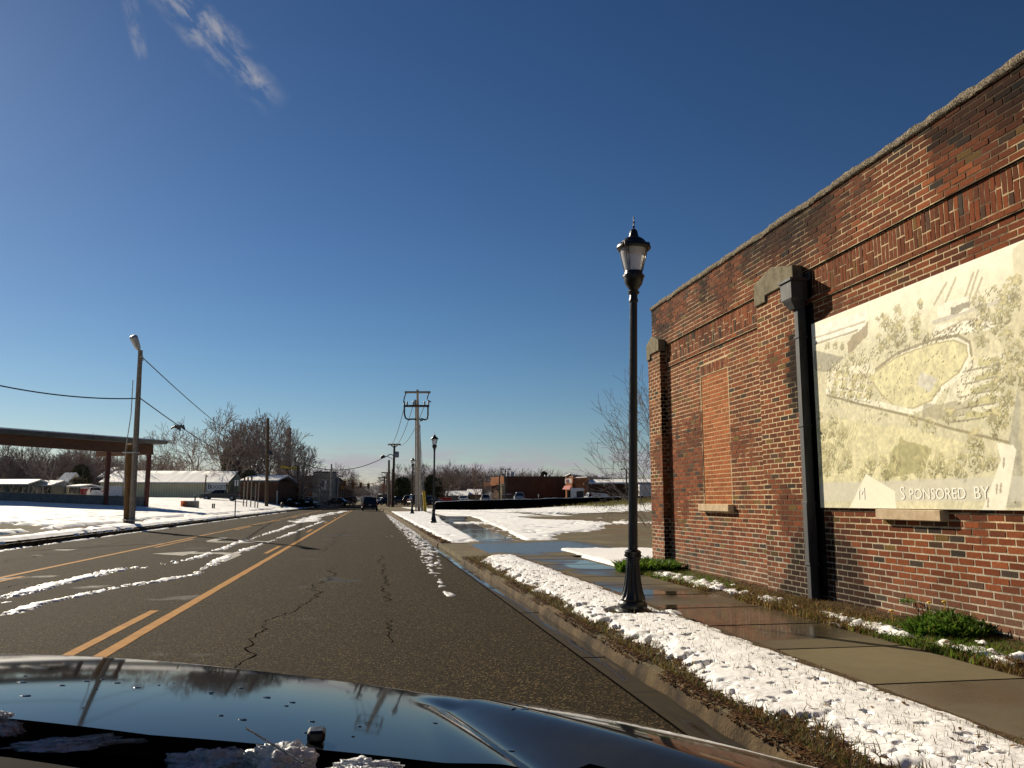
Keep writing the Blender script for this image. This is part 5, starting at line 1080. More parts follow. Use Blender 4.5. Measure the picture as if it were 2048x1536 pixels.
# thin posts, sign post, stubs, hydrant
GT = 'five thin posts with reddish tops on the snow field'
for i, (xb, yb, xt, yt) in enumerate(((486.3, 1019, 489, 963), (492.5, 1019, 496, 962), (501, 1019, 503.5, 960), (509.3, 1020, 512, 967), (514.8, 1019, 518.5, 963))):
    a, b = at(xb, yb, 104), at(xt, yt, 104); t = thing('thin_post', ('first', 'second', 'third', 'fourth', 'fifth')[i] + ' thin post from the left in the row of five before the brick annex', 'post', a, GT)
    mb = MB(); mb.tube([a - Vector((0, 0, .2)), b], .075, 6); mb.build('post_shaft', M['pole'], t); mb = MB(); mb.tube([b - Vector((0, 0, .05)), b + Vector((0, 0, .5 if i < 3 else .1))], .11, 6); mb.build('post_top', M['rust'], t)
a, b = at(470, 1029, 64), at(473, 961, 64); t = thing('street_sign', 'thin signpost with two narrow white plates by the left kerb', 'sign', a)
mb = MB(); mb.tube([a - Vector((0, 0, .2)), b], .045, 6); mb.build('sign_post', M['dark_metal'], t)
for x in (470.8, 475.5): mb = MB(); mb.box(at(x, 966, 64), (.11, .03, .46), -.2, .01); mb.build('sign_plate', M['white_board'], t)
for x, lab in ((424.7, 'left of two short black stub posts standing in the snow field'), (428.2, 'right of two short black stub posts standing in the snow field')):
    a = at(x, 1018.5, 84); mb = MB(); mb.lathe([(.07, -.1), (.07, .50), (.085, .51), (.085, .55), (.03, .58)], 8, a); tag(mb.build('stub_post', M['dark_metal'], smooth=40), lab, 'post', 'short stub posts in the snow field')
a = at(390, 1002, 95); mb = MB(); mb.lathe([(.08, -.1), (.08, .55), (.11, .56), (.10, .68), (.03, .72)], 8, a); tag(mb.build('stub_post', M['dark_metal'], smooth=40), 'dark stub with a snow cap just behind the concrete barrier block', 'post', 'short stub posts in the snow field')
a = at(564, 1020, 122); mb = MB(); mb.lathe([(.28, -.1), (.28, .05), (.2, .08), (.2, .75), (.27, .78), (.27, .86), (.2, 1.0), (.08, 1.1), (.08, 1.2)], 10, a); mb.tube([a + Vector((-.38, 0, .6)), a + Vector((.38, 0, .6))], .11, 8); tag(mb.build('fire_hydrant', M['dark_metal'], smooth=40), 'dark fire hydrant in the snow by the far left kerb', 'hydrant')
a, b = at(408, 997, 126), at(412.5, 950, 126); mb = MB(); mb.tube([a, b], .10, 6); tag(mb.build('thin_pole', M['pole_dark']), 'thin dark pole standing against the warehouse left of its sign', 'pole')
# mobile homes and sheds beyond the pavilion
def home(name, label, x0, x1, yb, yt, d, m, roofrise=.8):
    t, P, zb, z1, v, w, L = block(name, label, x0, x1, yb, yt, d, 7, m, 'house'); snowroof(t, P, z1, 7, roofrise)
    k = max(2, int(L / 3.2))
    for i in range(k):
        s = (i + .35) / k; mb = MB(); z = zb + (z1 - zb) * .52; mb.ext([P(s, -.05, z), P(s + 1.0 / L, -.05, z), P(s + 1.0 / L, -.05, z + 1.0), P(s, -.05, z + 1.0)], w * .1); mb.build('window', M['glass_dark'], t)
M['home_green'] = mat('dull_green_siding', (.10, .12, .09), (.14, .16, .12), 1, .8); M['home_tan'] = mat('tan_siding', (.30, .27, .17), (.36, .32, .21), 1, .8); M['home_grey'] = mat('grey_siding', (.28, .29, .30), (.34, .35, .36), 1, .8)
home('mobile_home', 'dull green mobile home with snowy roof, furthest left behind the low wall', -30, 54, 992, 970, 128, M['home_green'])
home('mobile_home', 'tan mobile home behind the leafless shrub, between green home and sheds', 56, 102, 994, 972, 132, M['home_tan'])
home('shed', 'grey shed with a steep bluish snowy roof beyond the pavilion wall', 104, 128, 993, 973, 136, M['home_grey'], 2.2)
home('shed', 'small tan shed with a flat snowy top next to the red trailer', 133, 160, 992, 974, 126, M['home_tan'], .3)
# ================================================================ right side: fence, plaza
pts = [(869, 1021.5, 1010, 104), (872, 1022, 1004, 104), (900, 1022, 1002.5, 104), (980, 1021.5, 1000, 105), (1060, 1019.5, 998.5, 105), (1110, 1016.5, 997, 106), (1180, 1011.5, 995.5, 107), (1255, 1007, 993, 108), (1300, 1005, 992, 109), (1360, 1004, 991, 110), (1440, 1003, 990, 111)]
FN = thing('silt_fence', 'long black fabric fence across the lot with a pale snow line on top', 'fence', at(1100, 1016, 105))
mb = MB(); lo_, hi_ = [], []
for i in range(len(pts) - 1):
    for t in np.linspace(0, 1, 9)[: (9 if i == len(pts) - 2 else 8)]:
        q = [pts[i][k] * (1 - t) + pts[i + 1][k] * t for k in range(4)]; j = .9 * (vnoise([q[0] * .06], [0], 3)[0] - .5)
        lo_.append(at(q[0], q[1] + 5, q[3])); hi_.append(at(q[0], q[2] + j, q[3]))
n = len(lo_); w_ = Vector((0, .10, 0)); vs = []
for a, b in zip(lo_, hi_): vs += [a, b, b + w_, a + w_]
mb.add(vs, [(i * 4 + j, (i + 1) * 4 + j, (i + 1) * 4 + (j + 1) % 4, i * 4 + (j + 1) % 4) for i in range(n - 1) for j in range(4)] + [(3, 2, 1, 0), (n * 4 - 4, n * 4 - 3, n * 4 - 2, n * 4 - 1)]); mb.build('fence_fabric', M['silt'], FN)
mb = MB(); vs = []
for i, b in enumerate(hi_): h = .07 * (0.4 + vnoise([i * .7], [2], 5)[0]); vs += [b + Vector((0, -.03, .0)), b + Vector((0, -.02, h)), b + Vector((0, .12, h)), b + Vector((0, .13, 0))]
mb.add(vs, [(i * 4 + j, (i + 1) * 4 + j, (i + 1) * 4 + (j + 1) % 4, i * 4 + (j + 1) % 4) for i in range(2, n - 1) for j in range(4)]); mb.build('snow_line', M['roof_snow'], FN)
# plaza building: long flat dark brick block with lit orange end
PB = thing('plaza_building', 'long flat dark brick building with an orange lit end and rooftop vents', 'building', at(1080, 998, 185))
def D_(x, y, d): return at(x, y, d)
def face(mb, x0, y0, d0, x1, y1t, d1, yb0, yb1, th=(.3, 1, 0)):
    'vertical wall from (x0,d0) to (x1,d1); top rows y0/y1t, bottom rows yb0/yb1'
    mb.ext([D_(x0, yb0, d0), D_(x1, yb1, d1), D_(x1, y1t, d1), D_(x0, y0, d0)], th)
mb = MB(); face(mb, 1008, 953.5, 178, 1194, 953.5, 190, 1004, 1004, (4, 22, 0)); mb.build('wall', M['brick_brown'], PB)
mb = MB(); face(mb, 1007, 952.4, 177.8, 1194, 953, 189.8, 953.9, 954.2, (4, 22, 0)); mb.build('roof_edge', M['gutter_edge'], PB)
mb = MB(); face(mb, 981, 955, 184, 1007.5, 952.5, 177.5, 972, 967.5, (3, 8, 0)); mb.build('orange_end', M['brick_lit'], PB)
mb = MB(); face(mb, 967, 964, 188, 983, 964.5, 184.5, 972, 971, (3, 6, 0)); mb.build('canopy', M['brick_lit'], PB)
mb = MB(); face(mb, 983, 966, 186, 1007, 966, 179, 1003, 1003, (3, 6, 0)); mb.build('entrance', M['brick_far'], PB)
mb = MB(); face(mb, 999, 967.5, 178, 1004, 967, 177, 1002, 1002, (1, 1, 0)); mb.build('column', M['home_tan'], PB)
for (x, w, y) in ((1015, 5, 945), (1024, 7, 944), (1091, 4, 950), (1098, 5, 949.5)):
    mb = MB(); c = D_(x, 953, 192); h = (953 - y) / 1657 * 192; mb.box(c + Vector((0, 0, h / 2)), (w * .11, 1.0, h), 0, .05); mb.build('roof_vent', M['galv'], PB)
mb = MB()
rr = random.Random(3)
for row, y in enumerate((980.8, 983.6)):
    x = 1085.0 + row
    while x < 1112: wdt = rr.uniform(.8, 1.6); c = D_(x, y, 183.6 + (x - 1085) * .065); mb.box(c - Vector((0, .1, 0)), (wdt * .10, .05, .13)); x += wdt + .7
mb.build('small_lettering', M['home_tan'], PB)
for x in (1092, 1101): mb = MB(); face(mb, x, 992, 183.4, x + 4, 992, 183.8, 1003, 1003, (0, .1, 0)); mb.build('door', M['glass_dark'], PB)
mb = MB(); face(mb, 1004, 989.5, 174, 1018, 988.5, 176, 1003, 1003, (1, 3, 0)); mb.build('porch', M['dark_metal'], PB); mb = MB(); face(mb, 1003, 988, 173.6, 1019, 987.5, 175.8, 989.5, 989, (1, 3.2, 0)); mb.build('porch_snow', M['roof_snow'], PB)
# storefront with gabled tower and red awning
SF = thing('storefront', 'orange brick storefront with red awning, small gable and a red sign', 'shop', at(1150, 998, 170))
mb = MB(); face(mb, 1131, 953, 172, 1146, 952, 169, 1003, 1003, (3, 5, 0)); face(mb, 1144, 956, 170, 1174, 954.3, 166, 1003, 1003, (4, 9, 0)); mb.build('wall', M['brick_lit'], SF)
mb = MB(); a, b, c = D_(1130, 953, 172), D_(1147, 952, 169), D_(1141, 948.3, 170.2); mb.ext([a, b, c], (4, 7, 0)); mb.build('gable', M['gutter_edge'], SF)
mb = MB(); mb.tube([a + Vector((0, -.2, .05)), c + Vector((0, -.2, .1))], .12, 5); mb.tube([D_(1144, 955.8, 169.8), D_(1174, 954.2, 165.8)], .10, 5); mb.build('snow_edge', M['roof_snow'], SF)
mb = MB(); face(mb, 1130.3, 957.7, 170.8, 1143, 957.0, 168.4, 966.5, 966.0, (.03, .2, 0)); sg = mb.build('sign_panel', M['white_board'], SF)
pa, pb = D_(1130.8, 965.6, 170.6), D_(1143, 965.2, 168.3); font('lettering', 'CATO', .93, M['red_cloth'], sg, pa + Vector((0, -.12, .04)), (pb - pa), (0, 0, 1), .02, sx=.52)
mb = MB(); p0, p1, p2, p3 = D_(1124.5, 978.8, 169.5), D_(1139, 978.8, 167.2), D_(1142.5, 971, 168.4), D_(1129, 971.5, 170.6); mb.add([p0, p1, p2, p3, p3 + Vector((0, 0, -.75)), p2 + Vector((0, 0, -.75))], [(0, 1, 2, 3), (0, 3, 4), (1, 5, 2), (0, 4, 5, 1)]); mb.build('awning', M['red_cloth'], SF)
mb = MB(); face(mb, 1134.5, 980, 170.4, 1143, 980, 168.8, 1003, 1003, (0, .2, 0)); mb.build('entrance', M['glass_dark'], SF)
for x in (1145.5, 1168.5): mb = MB(); c = D_(x, 968, 169.3 if x < 1150 else 166.2); mb.box(c, (.25, .5, .35)); mb.build('wall_light', M['dark_metal'], SF)
BS = thing('supermarket', 'long low dark brick store with a bright snowy roof strip right of the orange storefront', 'building', at(1240, 996, 170))
mb = MB(); face(mb, 1173.5, 968, 167, 1420, 966, 160, 1003, 1003, (6, 30, 0)); mb.build('wall', M['brick_far'], BS)
mb = MB(); face(mb, 1175, 967.5, 166.4, 1420, 965.5, 159.4, 969.6, 968.5, (.3, 1.2, 0)); mb.build('eave', M['gutter_edge'], BS)
mb = MB(); a, b, c, d = D_(1176, 967.4, 166.2), D_(1420, 966, 159.2), D_(1420, 959.5, 163), D_(1176, 961.4, 170); mb.ext([a, b, c, d], (.05, .1, .25)); mb.build('roof_snow', M['roof_snow'], BS)
mb = MB(); face(mb, 1175, 954.5, 172, 1205.5, 954.5, 171, 961.5, 961, (3, 6, 0)); mb.build('roof_block', M['grey_wall'], BS)
mb = MB(); face(mb, 1205, 959.5, 174, 1420, 957.5, 168, 961.8, 960.5, (3, 6, 0)); mb.build('parapet', M['brick_far'], BS)
mb = MB(); mb.tube([D_(1175.6, 970, 166.2), D_(1175.6, 1000, 166.2)], .12, 6); mb.build('drainpipe', M['galv'], BS)
# double headed lot lights
def lotlight(x, yb, yt, d, heads, label):
    a, b = at(x, yb, d), at(x, yt, d); t = thing('lot_light', label, 'lot light', a, 'tall lot lights by the plaza'); mb = MB(); mb.tube([a, b], [.16, .11], 8); mb.build('pole_shaft', M['dark_metal'], t)
    for s in heads: mb = MB(); mb.box(b + Vector((s * .62, 0, .02)), (.85, .45, .16), 0, .04); mb.build('lamp_head', M['dark_metal'], t); 
lotlight(1010.7, 1000, 938.5, 150, (-1, 1), 'tall double headed lot light over the left half of the plaza building')
lotlight(999, 1000, 949, 160, (1,), 'shorter single headed lot light at the orange end of the plaza building')
lotlight(1253, 1000, 938.5, 140, (-1, 1), 'double headed lot light in front of the store, close to the near street lamp')
lotlight(966, 1000, 956, 175, (1, -1), 'faint lot light among the bare trees left of the plaza building')
# low snowy roofed buildings behind the poles
def lowshop(name, label, x0, x1, yb, ye, yt, d, m):
    t, P, zb, z1, v, w, L = block(name, label, x0, x1, yb, ye, d, 12, m)
    mb = MB(); rise = at(x0, yt, d).z - z1; a = [P(-.01, -.4, z1), P(-.01, 6, z1 + rise), P(-.01, 12.4, z1), P(-.01, 6, z1 - .1)]; mb.ext(a, P(1.02, 0, 0) - P(0, 0, 0)); mb.build('roof_snow', M['roof_snow'], t)
    for s in (.15, .4, .65): mb = MB(); mb.ext([P(s, -.05, zb + .9), P(s + .12, -.05, zb + .9), P(s + .12, -.05, z1 - .5), P(s, -.05, z1 - .5)], w * .1); mb.build('window', M['glass_dark'], t)
lowshop('low_shop', 'low grey shop with a snowy roof right behind the tall power pole', 835, 868, 1002, 991, 986.5, 190, M['home_grey'])
lowshop('low_shop', 'low white walled shop with a broad snowy roof left of the big bare tree', 869, 935, 1001, 991, 981, 195, M['home_grey'])
lowshop('low_shop', 'low tan shop with a stepped snowy roof between the bare trees and orange end', 932, 962, 1001, 989, 977.5, 200, M['home_tan'])
a, b = at(879.5, 996, 150), at(904, 996, 150); t = thing('banner', 'long red banner sign on posts just above the left end of the black fence', 'banner', a)
mb = MB(); mb.ext([at(879.5, 1001, 150), at(904, 1001, 150), at(904, 995.2, 150), at(879.5, 995.4, 150)], (0, .15, 0)); mb.build('banner_face', M['red_cloth'], t)
mb = MB()
for x in (880, 892, 903.5): mb.tube([at(x, 1006, 150.2), at(x, 995, 150.2)], .06, 5)
mb.build('banner_post', M['grey_metal'], t)
t = thing('lot_sign', 'small white sign on a post above the middle of the black fence', 'sign', at(1077, 996, 140)); mb = MB(); mb.tube([at(1077, 1001, 140), at(1077, 990, 140)], .05, 5); mb.build('sign_post', M['galv'], t); mb = MB(); mb.box(at(1077, 990.5, 139.9), (.16, .05, .42)); mb.build('sign_plate', M['white_board'], t)

# ================================================================ vehicles
def vehicle(name, label, cat, loc, heading, kind, color, group=None, snowy=False, L=4.7, Wd=1.85, H=1.5, lights=True):
    'local x forward, y left, z up, origin on the ground in the middle'
    t = thing(name, label, cat, loc, group, rz=heading); P = paint(*color)
    hl = L / 2
    prof = {'suv': [(-hl, .45), (-hl, .95), (-hl + .10, 1.0), (hl - 1.35, 1.0), (hl - .25, .88), (hl, .70), (hl, .40), (hl - .1, .28), (-hl + .1, .30)],
            'sedan': [(-hl, .45), (-hl + .02, .85), (-hl + .75, .92), (hl - 1.3, .90), (hl - .2, .74), (hl, .60), (hl, .38), (hl - .1, .25), (-hl + .1, .28)],
            'pickup': [(-hl, .55), (-hl, 1.08), (-hl + .05, 1.12), (hl - 1.3, 1.10), (hl - .15, 1.0), (hl, .85), (hl, .45), (hl - .1, .38), (-hl + .1, .45)],
            'van': [(-hl, .45), (-hl, 1.1), (-hl + .05, 1.15), (hl - .85, 1.15), (hl - .15, .95), (hl, .75), (hl, .4), (hl - .1, .3), (-hl + .1, .3)]}[kind]
    cab = {'suv': [(-hl + .08, .99), (-hl + .42, H - .06), (-hl + .75, H), (hl - 2.2, H - .02), (hl - 1.30, .99)],
           'sedan': [(-hl + .55, .91), (-hl + 1.35, H - .03), (-hl + 1.8, H), (hl - 2.2, H - .01), (hl - 1.2, .89)],
           'pickup': [(-.75, 1.11), (-.62, H - .03), (-.45, H), (.55, H - .02), (1.25, 1.09)],
           'van': [(-hl + .03, 1.14), (-hl + .12, H - .05), (-hl + .3, H), (hl - 1.7, H - .03), (hl - .80, 1.14)]}[kind]
    w = Wd / 2
    def loft(mb, prof, wf, m=0):
        k = len(prof); ys_ = (-1, -.90, .90, 1); vs = []
        for s in ys_:
            for (x, z) in prof:
                sh = 1 if abs(s) < 1 else .965; cx = 0; zc = .6
                vs.append((x * (sh if abs(s) == 1 else 1), s * wf(z), zc + (z - zc) * (.96 if abs(s) == 1 else 1)))
        fs = [(i * k + j, i * k + (j + 1) % k, (i + 1) * k + (j + 1) % k, (i + 1) * k + j) for i in range(3) for j in range(k)]
        mb.add(vs, [f[::-1] for f in fs] + [tuple(range(k)), tuple(3 * k + j for j in range(k))[::-1]], m)
    mb = MB(); loft(mb, prof, lambda z: w)
    if kind == 'pickup':
        for s in (-1, 1): mb.box((-hl / 2 - .35, s * (w - .06), 1.16), (hl - .55, .1, .12), 0, .03)
    body = mb.build('body', P, t, smooth=35, local=True)
    zt = max(z for _, z in cab); zb = min(z for _, z in cab)
    wc = lambda z: (w - .06) - .20 * (z - zb) / (zt - zb)
    mb = MB(); loft(mb, cab, wc); gl = mb.build('cabin_glass', M['glass_dark'], t, smooth=30, local=True)
    mb = MB(); k = len(cab); xr = [p[0] for p in cab if p[1] > H - .1]; mb.box(((min(xr) + max(xr)) / 2, 0, H - .005), (max(xr) - min(xr) + .1, 2 * wc(H) - .02, .05), 0, .02)
    for s in (-1, 1):
        mb.tube([(cab[0][0] - .01, s * (wc(zb) - .0), zb), (cab[1][0] - .01, s * wc(H) * .98, H - .03)], .05, 5); mb.tube([(cab[-1][0] + .01, s * wc(zb), zb), (cab[-2][0] + .01, s * wc(H) * .98, H - .02)], .04, 5)
        for fx in (.35, .62): x = cab[0][0] * (1 - fx) + cab[-1][0] * fx; mb.tube([(x, s * (wc(zb) + .01), zb), (x - .06, s * (wc(H) + .01), H - .02)], .04, 5)
    mb.build('roof', P, t, smooth=30, local=True)
    if snowy: mb = MB(); mb.box(((min(xr) + max(xr)) / 2, 0, H + .03), (max(xr) - min(xr) + .05, 2 * wc(H) - .06, .07), 0, .03); mb.build('roof_snow', M['roof_snow'], t, local=True)
    if snowy: mb = MB(); mb.box((hl - .8, 0, prof[3][1] + .0), (.95, Wd - .3, .08), 0, .03); mb.build('hood_snow', M['roof_snow'], t, local=True)
    r = .34 if kind != 'pickup' else .38
    for x in (-hl + .95, hl - .9):
        for s in (-1, 1):
            mb = MB(); y = s * (w - .10); mb.tube([(x, y - .11, r), (x, y - .09, r), (x, y + .09, r), (x, y + .11, r)], [r * .9, r, r, r * .9], 18); wh = mb.build('wheel', M['tyre'], t, smooth=40, local=True)
            mb = MB(); mb.tube([(x, y + s * .105, r), (x, y + s * .125, r)], [r * .62, r * .55], 12); mb.build('rim', M['galv'], wh, smooth=40, local=True)
    for s in (-1, 1):
        mb = MB(); zz = prof[1][1] - .12; mb.box((-hl + .01, s * (w - .13), zz), (.10, .20, .30), 0, .03); mb.build('taillight', M['tail'], t, local=True)
        mb = MB(); mb.box((hl - .06, s * (w - .25), prof[5][1] - .02), (.14, .34, .16), 0, .04); mb.build('headlight', M['chrome'], t, local=True)
    mb = MB(); mb.box((-hl - .02, 0, .48), (.12, Wd - .1, .20), 0, .05); mb.box((hl + .0, 0, .45), (.12, Wd - .1, .22), 0, .05); mb.build('bumper', M['dark_metal'] if kind in ('suv',) else P, t, local=True)
    mb = MB(); mb.box((-hl - .02, 0, .80), (.03, .34, .17)); mb.build('number_plate', M['home_grey'], t, local=True)
    return t
hd = pi / 2
def on(x, y, d, z=None): p = at(x, y, d); return p
vehicle('suv', 'black suv driving ahead in the right lane, seen from behind', 'car', at(739.5, 1021.5, 117), hd, 'suv', ('black', (.008, .009, .011)), None, False, 4.7, 2.12, 1.86)
vehicle('minivan', 'pale snow roofed van driving just beyond the black suv', 'car', at(735, 1019, 138), hd, 'van', ('silver', (.35, .36, .38)), None, True, 4.9, 2.0, 2.1)
vehicle('pickup', 'dark grey pickup with snow on its cab parked before the warehouse sign', 'pickup truck', at(440, 1001.5, 122), pi + .02, 'pickup', ('charcoal', (.03, .034, .038)), None, True, 5.4, 1.95, 1.58)
vehicle('pickup', 'white pickup beside the red trailer, seen through the pavilion', 'pickup truck', at(189, 996, 122), pi * .62, 'pickup', ('white', (.62, .62, .60)), None, True, 4.6, 1.8, 1.5)
t = thing('trailer', 'red box trailer with snowy top behind the white pickup', 'trailer', at(183, 994, 124)); c = at(181, 984, 126); mb = MB(); mb.box(c, (2.4, 1.6, 1.1), 0, .05); mb.build('trailer_box', M['red_cloth'], t); mb = MB(); mb.box(c + Vector((0, 0, .6)), (2.5, 1.7, .14), 0, .04); mb.build('snow_cap', M['roof_snow'], t)
CG = 'cars parked along the left of the street'
vehicle('parked_car', 'silver snow roofed car parked next to the thin grey pole', 'car', at(612, 1014, 150), .9, 'sedan', ('silver', (.35, .36, .38)), CG, True)
vehicle('parked_car', 'dark suv parked behind the silver car, left of the grey building', 'car', at(623, 1012, 162), 1.2, 'suv', ('teal', (.05, .09, .10)), CG, True, H=1.75)
vehicle('parked_car', 'black car with snowy bonnet parked under the white lamp post', 'car', at(672, 1011, 165), 2.9, 'sedan', ('black', (.008, .009, .011)), CG, True, 5.0)
vehicle('parked_car', 'dark car parked far down the left, under the traffic lights', 'car', at(697, 1006, 225), 2.4, 'suv', ('black', (.008, .009, .011)), CG, True, H=1.7)
RG_ = 'vehicles parked on the right beyond the power poles'
vehicle('box_van', 'white van parked beyond the black suv on the right', 'van', at(764, 1008, 195), 1.8, 'van', ('white', (.62, .62, .60)), RG_, False, 5.2, 2.0, 2.3)
vehicle('parked_car', 'dark blue car at the foot of the plain thin pole', 'car', at(771, 1010, 172), .5, 'sedan', ('navy', (.02, .03, .05)), RG_, False)
vehicle('box_van', 'grey van between the plain thin pole and the transformer pole', 'van', at(780.5, 1009, 185), 1.6, 'van', ('silver', (.35, .36, .38)), RG_, False, 4.8, 1.9, 2.2)
vehicle('parked_car', 'dark car parked right of the transformer pole', 'car', at(800, 1008, 170), .2, 'sedan', ('black', (.008, .009, .011)), RG_, False)
vehicle('parked_car', 'black suv parked behind the smallest street lamp', 'car', at(823, 1010, 150), 1.2, 'suv', ('black', (.008, .009, .011)), RG_, True, H=1.7)
vehicle('parked_car', 'black suv parked right behind the tall power pole', 'car', at(845, 1010, 140), .3, 'suv', ('black', (.008, .009, .011)), RG_, True, H=1.75)
vehicle('parked_car', 'dark silver car parked behind the yellow guy guards', 'car', at(861, 1010, 142), .1, 'sedan', ('pewter', (.12, .13, .15)), RG_, True)
FG = 'vehicles behind the black fence'
vehicle('parked_car', 'white car just right of the red banner behind the fence', 'car', at(927, 1007, 150), 1.4, 'sedan', ('white', (.62, .62, .60)), FG, True, 4.5, 1.75, 1.35)
vehicle('parked_car', 'white sedan by the entrance canopy behind the fence', 'car', at(970, 1005.5, 168), 1.5, 'suv', ('white', (.62, .62, .60)), FG, True, 4.4, 1.8, 1.6)
vehicle('parked_car', 'pale blue snow covered van in front of the dark plaza wall', 'car', at(1038, 1005, 150), 1.45, 'van', ('blue', (.30, .38, .48)), FG, True, 5.0, 1.7, 1.75)
def boxtruck(name, label, x, y, d, wv, h, side, deep=5.0):
    a = at(x, y, d); t = thing(name, label, 'truck', a, FG); mb = MB(); mb.box(a + Vector((0, 0, h / 2 + .3)), (wv, 2.3, h), -.25, .06); mb.build('cargo_box', M['white_board'], t)
    if side: mb = MB(); mb.box(a + Vector((wv * .08, -1.14, h / 2 + .15)), (wv * .55, .25, h * .66), -.25, .04); mb.build('rear_door', M['lead'], t)
    for s in (-1, 1): mb = MB(); mb.tube([a + Vector((s * wv * .3, -1.15, .4)), a + Vector((s * wv * .3, -.85, .4))], .4, 12); mb.build('wheel', M['tyre'], t)
    return t
boxtruck('box_truck', 'white box truck with a grey rear door under the orange storefront', 1155, 1004, 135, 2.15, 1.95, True)
boxtruck('box_trailer', 'tall plain white box trailer close to the near brick corner', 1291, 1001, 125, 1.9, 2.1, False)
vehicle('parked_car', 'white suv between the box truck and the motorhome', 'car', at(1180, 1005, 140), 1.5, 'suv', ('white', (.62, .62, .60)), FG, True, 4.6, 1.6, 1.55)
vehicle('motorhome', 'long low white motorhome right of the white suv', 'motorhome', at(1201, 1003, 132), .9, 'van', ('white', (.62, .62, .60)), FG, True, 3.6, 1.6, 1.25)
# snow laden hedge by the left kerb
hc = at(580, 1010, 140); HG = thing('hedge', 'dark low hedge loaded with snow by the yellow street light pole', 'hedge', hc); n = 2600
pp_ = np.stack([RNG.normal(0, 1.7, n), RNG.normal(0, 1.0, n), np.abs(RNG.normal(0, .55, n))], 1) + np.array(hc) - np.array([0, 0, .4])
blades('hedge_leaves', pp_, .38, .22, pick(n, [(.03, .035, .015), (.045, .04, .02), (.02, .02, .012)], [2, 2, 2]), M['leaf'], 1.0, kind=None, parent=HG)
mb = MB()
for i in range(16): mb.lathe([(.02, -.12), (.34, -.08), (.42, .02), (.30, .12), (.05, .16)], 9, Vector(pp_[i * 37]) + Vector((0, 0, .55)))
mb.build('snow_caps', M['roof_snow'], HG, smooth=60)
# ================================================================ trees
def gen_tree(seed, H=12., trunk=.22, fork=3, levels=6, spread=.55, rr0=.30, minr=.012, up=.25, droop=0., kids=(3, 3, 3, 3, 2, 2, 2), wob=.16, clear=0., shrink=.70):
    r = random.Random(seed); segs = []; st = []
    def grow(p, d, L, rad, lev):
        k = 3 if lev < 3 else 2; q = p
        for i in range(k):
            d2 = (d + Vector((r.gauss(0, wob), r.gauss(0, wob), r.gauss(0, wob) + up * .12 - droop * .1 * lev))).normalized(); q2 = q + d2 * (L / k)
            r0 = rad * (1 - .30 * i / k); r1 = rad * (1 - .30 * (i + 1) / k); segs.append((q, q2, r0, r1, lev)); q, d = q2, d2
            if lev >= 2 and i < k - 1 and lev < levels and r.random() < .55: side(q, d, L * r.uniform(.4, .65), r1 * .5, lev + 1)
        if lev < levels:
            n = kids[min(lev, len(kids) - 1)] if lev else fork
            a0 = r.uniform(0, 2 * pi)
            for j in range(n):
                a = a0 + 2 * pi * j / n + r.uniform(-.5, .5); sp = spread * r.uniform(.55, 1.25) * (1 if j or lev == 0 else .45)
                ax = d.orthogonal().normalized(); b = d.cross(ax); nd = (d * cos(sp) + (ax * cos(a) + b * sin(a)) * sin(sp) + Vector((0, 0, up * .3))).normalized()
                st.append((q, nd, L * shrink * r.uniform(.8, 1.15) * (1.25 if lev == 0 else 1), rad * .70 * (.78 if n > 2 else .86), lev + 1))
    def side(q, d, L, rad, lev):
        ax = d.orthogonal().normalized(); b = d.cross(ax); a = r.uniform(0, 2 * pi); sp = r.uniform(.6, 1.1); nd = (d * cos(sp) + (ax * cos(a) + b * sin(a)) * sin(sp)).normalized(); st.append((q, nd, L, rad, lev))
    st.append((Vector((0, 0, -.3)), Vector((r.gauss(0, .03), r.gauss(0, .03), 1)).normalized(), trunk, rr0 / 12, 0))
    while st: grow(*st.pop())
    zm = max(s[1].z for s in segs); k = H / zm
    P0 = np.array([s[0] for s in segs]) * k; P1 = np.array([s[1] for s in segs]) * k; R0 = np.array([s[2] for s in segs]); R1 = np.array([s[3] for s in segs]); LV = np.array([s[4] for s in segs])
    sc = rr0 / (rr0 / 12); 
    return P0, P1, np.maximum(R0 * 12, minr), np.maximum(R1 * 12, minr), LV
def seg_mesh(mb, P0, P1, R0, R1, n):
    k = len(P0)
    if k == 0: return
    d = P1 - P0; d /= np.linalg.norm(d, axis=1)[:, None] + 1e-9; a = np.cross(d, np.where(np.abs(d[:, 2:3]) < .9, np.array([[0, 0, 1.]]), np.array([[1., 0, 0]]))); a /= np.linalg.norm(a, axis=1)[:, None] + 1e-9; b = np.cross(a, d)
    V_ = np.zeros((k, 2 * n, 3))
    for j in range(n):
        t = 2 * pi * j / n; o = a * cos(t) + b * sin(t); V_[:, j] = P0 + o * R0[:, None]; V_[:, n + j] = P1 + d * (R1[:, None] * .4) + o * R1[:, None]
    F = np.array([[j, (j + 1) % n, n + (j + 1) % n, n + j] for j in range(n)])
    mb.np(V_.reshape(-1, 3), (np.arange(k)[:, None, None] * 2 * n + F[None]).reshape(-1, 4))
def tree_meshes(T, cut, bm, tm, nt=8, nc=3):
    P0, P1, R0, R1, LV = T; a = MB(); m = LV <= cut; seg_mesh(a, P0[m], P1[m], R0[m], R1[m], nt); b = MB(); m = LV > cut; seg_mesh(b, P0[m], P1[m], R0[m], R1[m], nc)
    t = thing('bare_tree', 'x', 'tree'); a.build('trunk', bm, t, smooth=60, local=True); b.build('crown', tm, t, local=True); return t
PROT = {}
def proto(k, **kw):
    T = gen_tree(**kw); PROT[k] = tree_meshes(T, 2, M[kw.get('bk', 'bark')] if False else M['bark'], M['twig' if k != 'c' else 'twig_red']); PROT[k]['h'] = 0
    del PROT[k]['h']; return PROT[k]
USED = set()
